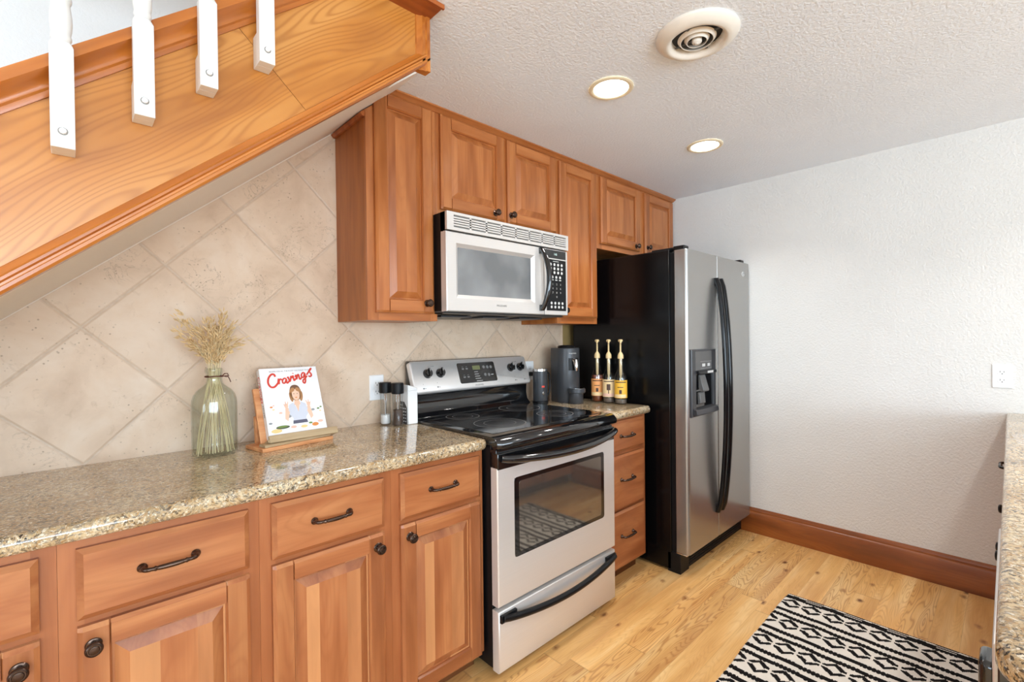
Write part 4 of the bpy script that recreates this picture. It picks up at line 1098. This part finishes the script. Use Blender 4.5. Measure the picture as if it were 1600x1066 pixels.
# dried grass
t = thing('dried_grass', 'bunch of dried oat grass fanning out of the glass bottle', 'dried grass', (bx, by, ZC+.01))
rg = random.Random(21)
ms, mh = MB(), MB()
def spikelet(m, p, d, L, r):
    d = d.normalized(); a = d.cross(Vector((.3, .5, .8))).normalized(); b = d.cross(a)
    p = Vector(p); rs = []
    for u, k in ((0, .25), (.25, .9), (.5, 1), (.8, .5), (1, .06)):
        c = p+d*L*u; rs.append([c+a*r*k*math.cos(q)+b*r*k*math.sin(q) for q in (0, PI/2, PI, 1.5*PI)])
    m.rings(rs)
for k in range(40):
    # start on the bottle floor, pass the neck, fan out above
    side = (k/39)*2-1
    a = rg.uniform(0, 2*PI); r0 = rg.uniform(.006, .050)
    sx_ = max(-.054, min(.054, side*.060+rg.uniform(-.016, .016))); sy_ = rg.uniform(-.030, .022)
    p0 = Vector((bx+sx_, by+sy_, ZC+.0095))
    p1 = Vector((bx+rg.uniform(-.014, .014), by+rg.uniform(-.012, .012), ZC+.262))
    tx = -side*0.9+rg.uniform(-.4, .4)
    tipx = bx-.005+tx*.075; tipy = by+rg.uniform(-.055, .045); tipz = ZC+rg.uniform(.36, .47)
    if k % 9 == 0: tipx = bx-.125+rg.uniform(0, .03); tipz = ZC+rg.uniform(.42, .49)
    if k % 9 == 4: tipx = bx+.030+rg.uniform(-.01, .015); tipz = ZC+rg.uniform(.47, .50)
    if k % 9 == 7: tipx = bx+.075+rg.uniform(0, .02); tipz = ZC+rg.uniform(.37, .42)
    p2 = Vector((tipx, tipy, tipz))
    mid = (p1+p2)/2+Vector((0, 0, .02))+(p1-p0).normalized()*.02
    low = bez(p0, (p0+p1)/2+Vector((sx_*.25, 0, 0)), p1, 6); upp = bez(p1, p1+(p1-p0).normalized()*.05+Vector((0, 0, .04)), p2, 9)
    ms.tube(low, .0015, 6) if k % 4 != 1 else ms.tube(low[3:], .0015, 6)
    ms.tube(upp, [.0013-.0007*i/9 for i in range(10)], 5)
    nsp = rg.randint(20, 30)
    for q in range(nsp):
        u = rg.uniform(.22, 1.0)**.8
        i = min(8, int(u*9)); f_ = u*9-i
        c = Vector(upp[i])*(1-f_)+Vector(upp[i+1])*f_
        tdir = (Vector(upp[i+1])-Vector(upp[i])).normalized()
        out_ = Vector((rg.uniform(-1, 1), rg.uniform(-1, 1), rg.uniform(-.7, .5)))
        d = tdir*.75+out_*.55
        off = out_*rg.uniform(.002, .013)
        if rg.random() < .6: mh.tube([c, c+off], .0004, 3)
        spikelet(mh, c+off, d, rg.uniform(.013, .021), rg.uniform(.0020, .0031))
o = ms.build('stalks', 'straw', t, smooth=60, fix=False); o['kind'] = 'stuff'
o = mh.build('seed_heads', 'oat', t, smooth=60, fix=False); o['kind'] = 'stuff'

# cookbook on its stand
BO, BYAW, BT, BW, BH = Vector((-.6462, -.1965, .9630)), .046, .397, .209, .2506
d_ = Vector((math.cos(BYAW), math.sin(BYAW), 0)); n_ = Vector((-math.sin(BYAW), math.cos(BYAW), 0))
u_ = n_*math.sin(BT)+Vector((0, 0, math.cos(BT))); o_ = (-n_*math.cos(BT)+Vector((0, 0, math.sin(BT))))
def BK(a, b, c): return tuple(BO+d_*a+u_*b+o_*c)
def bbox(m, a0, a1, b0, b1, c0, c1, mi=0):
    vs = [BK(a, b, c) for c in (c0, c1) for (a, b) in ((a0, b0), (a1, b0), (a1, b1), (a0, b1))]
    m.add(vs, [(3, 2, 1, 0), (4, 5, 6, 7), (0, 1, 5, 4), (1, 2, 6, 5), (2, 3, 7, 6), (3, 0, 4, 7)], mi)
t = thing('cookbook', 'white cookbook with red script title, leaning on a wooden stand on the granite', 'book', tuple(BO))
m = MB(); bbox(m, .0005, BW, -.0175, BH, -.0025, 0); bbox(m, .0005, BW, -.0175, BH, -.0275, -.025); bbox(m, -.0015, .002, -.0175, BH, -.0275, 0)
m.build('cover', 'book_white', t, bevel=.0008)
m = MB(); bbox(m, .003, BW-.005, -.014, BH-.005, -.0248, -.0027); m.build('pages', 'paper', t)
# red brush lettering
GL = {
 'C': [[(.74, .80), (.66, .98), (.42, .98), (.14, .72), (.04, .36), (.20, .06), (.52, .02), (.86, .26), (.98, .42)]],
 'r': [[(0, .12), (.20, .55), (.26, .60), (.22, .0), (.30, .38), (.60, .58), (.90, .50), (1.0, .40)]],
 'a': [[(.70, .55), (.40, .62), (.08, .34), (.12, .04), (.42, .06), (.72, .50), (.68, .08), (.86, .02), (1.05, .22)]],
 'v': [[(.0, .42), (.16, .60), (.30, .10), (.40, .04), (.66, .40), (.74, .64), (.90, .58), (1.05, .48)]],
 'i': [[(.05, .30), (.40, .60), (.44, .10), (.62, .02), (1.0, .24)], [(.46, .86), (.52, .92)]],
 'n': [[(.0, .30), (.18, .60), (.18, .02), (.40, .52), (.62, .60), (.68, .06), (.86, .02), (1.05, .22)]],
 'g': [[(.72, .56), (.40, .64), (.10, .36), (.16, .08), (.44, .10), (.72, .56), (.66, -.30), (.46, -.66), (.22, -.56), (.26, -.30), (.70, -.04), (1.05, .22)]],
 's': [[(.0, .22), (.40, .60), (.86, 1.10), (1.02, 1.20), (.90, 1.02), (.60, .72), (.86, .34), (.84, .04), (.56, -.08), (.34, .06)]],
}
def smoothpath(P, n=5):
    out = []
    for i in range(len(P)-1):
        p0, p1, p2, p3 = P[max(i-1, 0)], P[i], P[i+1], P[min(i+2, len(P)-1)]
        for k in range(n):
            t_ = k/n
            out.append(tuple(.5*((2*b)+(-a+c)*t_+(2*a-5*b+4*c-d)*t_**2+(-a+3*b-3*c+d)*t_**3) for a, b, c, d in zip(p0, p1, p2, p3)))
    return out+[P[-1]]
m = MB()
place = [('C', .105, .70, .190, .205), ('r', .275, .742, .085, .135), ('a', .350, .752, .110, .125), ('v', .452, .772, .085, .125), ('i', .525, .785, .070, .130), ('n', .590, .800, .105, .120), ('g', .695, .818, .105, .130), ('s', .800, .840, .100, .105)]
for ch, s0, t0, ws, hs in place:
    for stp in GL[ch]:
        P = smoothpath([(s0+a*ws, t0+b*hs+.0*a) for a, b in stp])
        nP = len(P)
        m.tube([BK(a*BW, b*BH, .0006) for a, b in P], [.0036 if ch == 'C' else .0031 for _ in P], 8, flat=(o_, .25))
m.build('title_lettering', 'red_print', t, smooth=60)
# thin line over the title and the spine title
m = text_mb('RECIPES FOR ALL THE FOOD YOU WANT TO EAT', .0068, lambda u, v, w_: BK(BW*.52+u, BH*.945+v, .0003+w_)); m.build('small_lettering', 'grey_print', t, fix=False)
m = text_mb('Cravings', .030, lambda u, v, w_: BK(-.0018-w_, BH*.70-u, -.014+v), shear=.3); m.build('spine_title', 'red_print', t, fix=False)
m = text_mb('RECIPES', .013, lambda u, v, w_: BK(-.0018-w_, BH*.36-u, -.014+v)); m.build('spine_lettering', 'grey_print', t, fix=False)
# cover photograph: a cook at a table
PM = ['p_skin', 'p_hair', 'p_top', 'p_denim', 'p_green', 'p_pinkish', 'p_yellow', 'p_grey', 'p_darkg', 'p_orange', 'p_hair_dark']
m = MB()
def ell(a, b, ra, rb, lev, mi, rot=0, n=20):
    P = []
    for i in range(n):
        q = 2*PI*i/n; x, y = ra*math.cos(q), rb*math.sin(q)
        P.append((a+x*math.cos(rot)-y*math.sin(rot), b+x*math.sin(rot)+y*math.cos(rot)))
    poly(P, lev, mi)
def poly(P, lev, mi):
    h = .0001+lev*.00008
    m.rings([[BK(a*BW, b*BH, 0.00002) for a, b in P], [BK(a*BW, b*BH, h) for a, b in P]], mi)
ell(.545, .590, .105, .125, 1, 1); ell(.545, .655, .085, .062, 2, 10); ell(.46, .53, .030, .08, 1, 1, .15); ell(.635, .53, .030, .08, 1, 1, -.15)
poly([(.50, .47), (.59, .47), (.60, .40), (.49, .40)], 2, 0); ell(.545, .560, .066, .088, 3, 0)
ell(.515, .575, .009, .006, 4, 10); ell(.572, .575, .009, .006, 4, 10); ell(.544, .515, .020, .008, 4, 9); ell(.500, .640, .04, .03, 4, 1, .6); ell(.590, .640, .04, .03, 4, 1, -.6)
poly([(.40, .41), (.48, .445), (.545, .30), (.61, .445), (.69, .41), (.73, .28), (.66, .20), (.665, .16), (.43, .16), (.44, .20), (.37, .28)], 2, 2)
poly([(.495, .44), (.595, .44), (.56, .34), (.545, .29), (.53, .34)], 3, 0)
poly([(.43, .165), (.665, .165), (.68, .115), (.42, .115)], 3, 3)
for sg in (-1, 1):
    cx_ = .545+sg*.195
    poly([(.545+sg*.150, .30), (.545+sg*.19, .33), (.545+sg*.245, .20), (.545+sg*.20, .165)], 3, 0)
    poly([(.545+sg*.245, .21), (.545+sg*.195, .17), (cx_-sg*.035, .36), (cx_+sg*.02, .375)], 4, 0)
    ell(cx_, .395, .032, .036, 5, 0); ell(cx_-sg*.030, .435, .008, .030, 5, 0, sg*.3); ell(cx_+sg*.005, .44, .008, .030, 5, 0); ell(cx_+sg*.030, .415, .008, .022, 5, 0, -sg*.7)
ell(.24, .085, .115, .026, 2, 8); ell(.24, .095, .085, .016, 3, 4); ell(.13, .04, .09, .03, 1, 6); ell(.42, .07, .05, .020, 2, 5); ell(.60, .06, .06, .022, 2, 6); ell(.80, .07, .06, .028, 2, 9); ell(.90, .11, .05, .02, 2, 5); ell(.72, .10, .035, .014, 3, 4)
for a, b, r, mi in ((.10, .40, .025, 9), (.14, .42, .018, 5), (.13, .36, .02, 6), (.24, .30, .03, 5), (.36, .24, .055, 7), (.80, .30, .035, 7), (.90, .31, .026, 4), (.95, .33, .022, 4), (.93, .27, .02, 6), (.05, .16, .03, 7)):
    ell(a, b, r, r*.5, 1, mi)
m.build('cover_picture', PM, t, smooth=20)
# stand
t = thing('book_stand', 'wooden book stand holding the white cookbook on the granite countertop', 'book stand', (-.56, -.19, ZC))
m = MB(); bbox(m, -.022, .215, -.037, .185, -.042, -.0285); m.build('back_board', 'stand_wood', t, bevel=.002)
m = MB(); bbox(m, -.010, .238, -.030, -.0182, -.0283, .012); bbox(m, -.006, .242, -.032, -.006, .003, .015); m.build('ledge', 'stand_ledge', t, bevel=.0015)
m = MB()
yw = .19; dd_ = Vector((math.cos(yw), math.sin(yw), 0)); nn_ = Vector((-math.sin(yw), math.cos(yw), 0)); O_ = Vector((-.682, -.250, 0))
def ST(a, b, z): return tuple(O_+dd_*a+nn_*b+Vector((0, 0, z)))
def sbox(m, a0, a1, b0, b1, z0, z1, mi=0):
    vs = [ST(a, b, z) for z in (z0, z1) for (a, b) in ((a0, b0), (a1, b0), (a1, b1), (a0, b1))]
    m.add(vs, [(3, 2, 1, 0), (4, 5, 6, 7), (0, 1, 5, 4), (1, 2, 6, 5), (2, 3, 7, 6), (3, 0, 4, 7)], mi)
sbox(m, 0, .268, 0, .125, ZC, ZC+.013); m.build('base', 'stand_wood', t, bevel=.0015)
m = MB(); sbox(m, .012, .262, .008, .05, ZC+.0131, ZC+.022); m.build('front_rail', 'stand_ledge', t, bevel=.001)
m = MB()
for a in (.03, .215):
    m.rings([[ST(a, .120, ZC+.0132), ST(a+.018, .120, ZC+.0132), ST(a+.018, .106, ZC+.0132), ST(a, .106, ZC+.0132)], [ST(a, .127, ZC+.11), ST(a+.018, .127, ZC+.11), ST(a+.018, .115, ZC+.11), ST(a, .115, ZC+.11)]])
m.build('prop_leg', 'stand_wood', t)

# mills
def mill(x, y, label, fill, fh):
    t = thing('spice_mill', label, 'spice mill', (x, y, ZC), 'salt and pepper mills')
    o1 = [(.021, 0), (.0245, .002), (.025, .012), (.0235, .045), (.0225, .085), (.024, .140), (.0245, .142)]
    m = MB(); m.lathe(o1+[(r-.002, h+.002) for r, h in o1[::-1]], (x, y, ZC), 'z', 28); m.build('glass_body', 'clear_glass', t, smooth=50)
    m = MB(); m.lathe([(.019, .005), (.0218, .010), (.0205, .045), (.0198, fh)], (x, y, ZC), 'z', 24); m.build('spice', fill, t, smooth=50)
    m = MB(); m.lathe([(.004, fh-.005), (.004, .142)], (x, y, ZC), 'z', 10); m.build('spindle', 'chrome', t)
    m = MB(); m.lathe([(.0238, .1425), (.0268, .144), (.0272, .150), (.0272, .186), (.0258, .190), (.015, .1905)], (x, y, ZC), 'z', 32); m.build('cap', 'black_matte', t, smooth=40)
mill(-.104, -.137, 'clear mill with black cap and dark peppercorns, the nearer of the two mills', 'pepper', .072)
mill(-.126, -.066, 'clear mill with black cap and white salt, behind the pepper mill by the outlet', 'salt', .018)
# white holder with black dotted side
t = thing('utensil_holder', 'white holder with a black dotted side, between the mills and the oven', 'holder', (-.043, -.11, ZC))
m = MB(); x0, x1, y0, y1 = -.060, -.011, -.152, -.082
m.prism([(x0, y0), (x1, y0), (x1, y1), (x0, y1)], 'z', ZC, ZC+.150)
m.prism([(x0, ZC+.1502), (x1, ZC+.1502), (x1, ZC+.162), (x0, ZC+.178)], 'y', y0, y1)
m.build('shell', 'white_plastic', t, bevel=.003)
m = MB(); P = [(y1-.002, ZC+.002), (y0+.012, ZC+.002), (y0+.012, ZC+.075), (y0+.034, ZC+.100), (y1-.002, ZC+.100)]
m.prism(P, 'x', x0-.0012, x0-.0001); m.build('dotted_panel', 'dark_grey', t)
m = MB()
for i in range(4):
    for k in range(6):
        yy_, zz_ = y0+.022+i*.0145, ZC+.012+k*.0145
        if zz_ < ZC+.078 or i > 1: m.lathe([(.0036, 0), (.0036, -.0006)], (x0-.0013, yy_, zz_), 'x', 10)
m.build('dots', 'white_plastic', t)

# ------------------------------------------------------------------ things on the right counter
fx, fy = .816, -.135
t = thing('milk_frother', 'black cylindrical milk frother with silver rim, beside the oven back panel', 'milk frother', (fx, fy, ZC))
m = MB(); m.lathe([(.046, 0), (.046, .018), (.043, .020)], (fx, fy, ZC), 'z', 32); m.build('base', 'black_satin', t)
m = MB(); m.lathe([(.0415, .0202), (.0425, .024), (.0425, .190)], (fx, fy, ZC), 'z', 36); m.build('jug', 'charcoal', t, smooth=40)
m = MB(); m.lathe([(.0430, .1902), (.0430, .203), (.039, .205)], (fx, fy, ZC), 'z', 36); m.build('rim', 'chrome', t, smooth=40)
m = MB(); m.tube([(fx+.041, fy-.008, ZC+.185), (fx+.060, fy-.012, ZC+.175), (fx+.070, fy-.014, ZC+.12), (fx+.064, fy-.013, ZC+.065), (fx+.050, fy-.010, ZC+.045)], .005, 10); m.build('handle', 'black_satin', t, smooth=50)
def cyl_pt(cx_, cy_, r, ang, z): return (cx_+r*math.cos(ang), cy_+r*math.sin(ang), z)
def cyl_patch(m, cx_, cy_, r, a0, a1, z0, z1, mi=0, n=10, th=.0008):
    A = [a0+(a1-a0)*k/n for k in range(n+1)]
    vs = [cyl_pt(cx_, cy_, rr_, a, z) for rr_ in (r, r+th) for z in (z0, z1) for a in A]; q = n+1; fs = []
    for k in range(n):
        fs += [(2*q+k, 2*q+k+1, 3*q+k+1, 3*q+k), (k, q+k, q+k+1, k+1), (k, k+1, 2*q+k+1, 2*q+k), (q+k, 3*q+k, 3*q+k+1, q+k+1)]
    fs += [(0, 2*q, 3*q, q), (n, q+n, 3*q+n, 2*q+n)]
    m.add(vs, fs, mi)
va = math.atan2(CY-fy, CX-fx)
m = MB(); cyl_patch(m, fx, fy, .0426, va+.20, va+.62, ZC+.098, ZC+.108); m.build('red_label', 'red_print', t)
m = MB(); q = cyl_pt(fx, fy, .044, va+.45, ZC+.066); m.lathe([(.009, .003), (.009, 0), (.006, -.003)], q, 'y', 16); m.build('button', 'chrome', t)
# coffee maker
kx, ky = 1.000, -.170
t = thing('coffee_maker', 'dark grey pod coffee maker with cup shelf on the short granite counter', 'coffee maker', (kx, ky, ZC), rot=(0, 0, math.radians(-17)))
m = MB()
def dshape(r, yb, yf_):
    P = []
    for k in range(25): a = PI + PI*k/24; P.append((kx+r*math.cos(a), ky-.02+ r*math.sin(a)*.95))
    P += [(kx+r, yb), (kx-r, yb)]
    return P
P = dshape(.074, -.125, 0)
sc = lambda P, k: [(kx+(x-kx)*k, ky+(y-ky)*k) for x, y in P]
m.rings([[(x, y, ZC+z) for x, y in sc(P, k)] for k, z in ((.98, 0), (1, .004), (1, .312), (.985, .318), (.94, .320))])
bd = m.build('body', 'charcoal', t, smooth=45)
m = MB(); m.lathe([(.050, .3202), (.052, .326), (.045, .334), (.02, .337)], (kx, ky-.01, ZC), 'z', 28); m.build('lid', 'black_satin', t, smooth=50)
cyy = ky-.02
m = MB(); cyl_patch(m, kx, cyy, .0745, -PI/2-.46, -PI/2+.46, ZC+.190, ZC+.262, 0, 12, .0006); m.build('spout_recess', 'black_matte', t)
m = MB(); m.tube([(kx, cyy-.066, ZC+.248), (kx, cyy-.090, ZC+.244), (kx, cyy-.096, ZC+.215), (kx, cyy-.096, ZC+.188)], [.017, .016, .013, .009], 14); m.build('spout', 'chrome', t, smooth=50)
m = text_mb('nespresso', .012, lambda u, v, w_: (lambda a: cyl_pt(kx, cyy, .0742+w_, a, ZC+.290+v))(-PI/2-.10+u/.0742)); m.build('logo', 'light_print', t, fix=False)
m = MB(); m.lathe([(.046, .062), (.050, .066), (.050, .084), (.046, .088), (.02, .088)], (kx, cyy-.098, ZC), 'z', 32); m.build('cup_shelf', 'charcoal', t, smooth=40)
m = MB(); m.lathe([(.040, .0882), (.040, .0895)], (kx, cyy-.098, ZC), 'z', 28); m.build('drip_grid', 'chrome', t)
m = MB(); m.lathe([(.040, 0), (.042, .003), (.042, .0615)], (kx, cyy-.090, ZC), 'z', 28); m.build('drip_tank', 'charcoal', t, smooth=40)
# power cord with plug
m = MB(); m.box(.852, .872, -.034, -.0085, 1.068, 1.090)
m.tube([(.862, -.034, 1.079), (.864, -.052, 1.074), (.872, -.056, 1.03), (.885, -.05, .96), (.893, -.06, .9195), (.90, -.09, .9182)], .003, 8)
tag(m.build('power_cord', 'black_satin', smooth=50), 'black plug and power cord hanging from the outlet behind the frother', 'cord')
# syrup bottles
def syrup(y, liquid, lab, label, motif):
    x = 1.127
    t = thing('syrup_bottle', label, 'bottle', (x, y, ZC), 'syrup pump bottles')
    o1 = [(.030, 0), (.0345, .003), (.0355, .010), (.0355, .145), (.034, .158), (.029, .172), (.022, .188), (.0165, .215), (.0145, .250), (.0150, .262)]
    m = MB(); m.lathe(o1+[(r-.002, h+.003) for r, h in o1[::-1]], (x, y, ZC), 'z', 32); m.build('glass', 'clear_glass', t, smooth=50)
    m = MB(); lv = .150 if liquid == 'amber_syrup' else .030
    m.lathe([(.029, .004), (.0330, .010), (.0330, min(lv, .145))]+([(.0315, .158)] if lv > .149 else []), (x, y, ZC), 'z', 28); m.build('syrup', liquid, t, smooth=50)
    va = math.atan2(CY-y, CX-x)
    m = MB(); cyl_patch(m, x, y, .0357, va-1.45, va+1.45, ZC+.035, ZC+.136, 0, 24, .0004); lb = m.build('label_band', lab, t, smooth=50)
    m = MB()
    cyl_patch(m, x, y, .0362, va-.9, va+.9, ZC+.1225, ZC+.128, 0, 10, .0003)
    if motif == 'glass': cyl_patch(m, x, y, .0362, va-.35, va+.25, ZC+.075, ZC+.110, 0, 6, .0003); cyl_patch(m, x, y, .0362, va-.12, va+.02, ZC+.055, ZC+.075, 0, 4, .0003)
    else: cyl_patch(m, x, y, .0362, va-.25, va+.15, ZC+.060, ZC+.082, 0, 6, .0003); cyl_patch(m, x, y, .0362, va-.55, va+.40, ZC+.095, ZC+.099, 0, 6, .0003)
    m.build('label_print', 'lab_brown', lb, smooth=50)
    m = MB(); cyl_patch(m, x, y, .0362, va-1.1, va+.9, ZC+.038, ZC+.056, 0, 10, .00025); m.build('label_fruit', 'lab_cream' if motif != 'glass' else 'p_pinkish', lb, smooth=50)
    m = MB(); m.lathe([(.0165, .258), (.0168, .262), (.0160, .278), (.0110, .288), (.0080, .293), (.0048, .297), (.0045, .352)], (x, y, ZC), 'z', 20)
    m.lathe([(.0060, .350), (.0125, .356), (.0135, .362), (.0105, .367), (.003, .368)], (x, y, ZC), 'z', 20)
    hx_, hy_ = -.80, -.60
    m.tube([(x, y, ZC+.361), (x+hx_*.018, y+hy_*.018, ZC+.361), (x+hx_*.032, y+hy_*.032, ZC+.356), (x+hx_*.040, y+hy_*.040, ZC+.346)], [.0062, .0058, .0048, .0040], 10)
    pm = m.build('pump', 'pump', t, smooth=40)
    m = MB(); m.lathe([(.005, .032), (.005, .160), (.0080, .165), (.0090, .258)], (x, y, ZC), 'z', 12); m.build('dip_tube', 'pump', t)
syrup(-.310, 'amber_syrup', 'lab_orange', 'syrup bottle with gold pump and amber syrup, farthest back beside the refrigerator', 'fruit')
syrup(-.392, 'clear_syrup', 'lab_cream', 'syrup bottle with gold pump and cream label, middle one of the three pump bottles', 'glass')
syrup(-.474, 'clear_syrup', 'lab_yellow', 'syrup bottle with gold pump and yellow label, nearest the counter front', 'fruit')
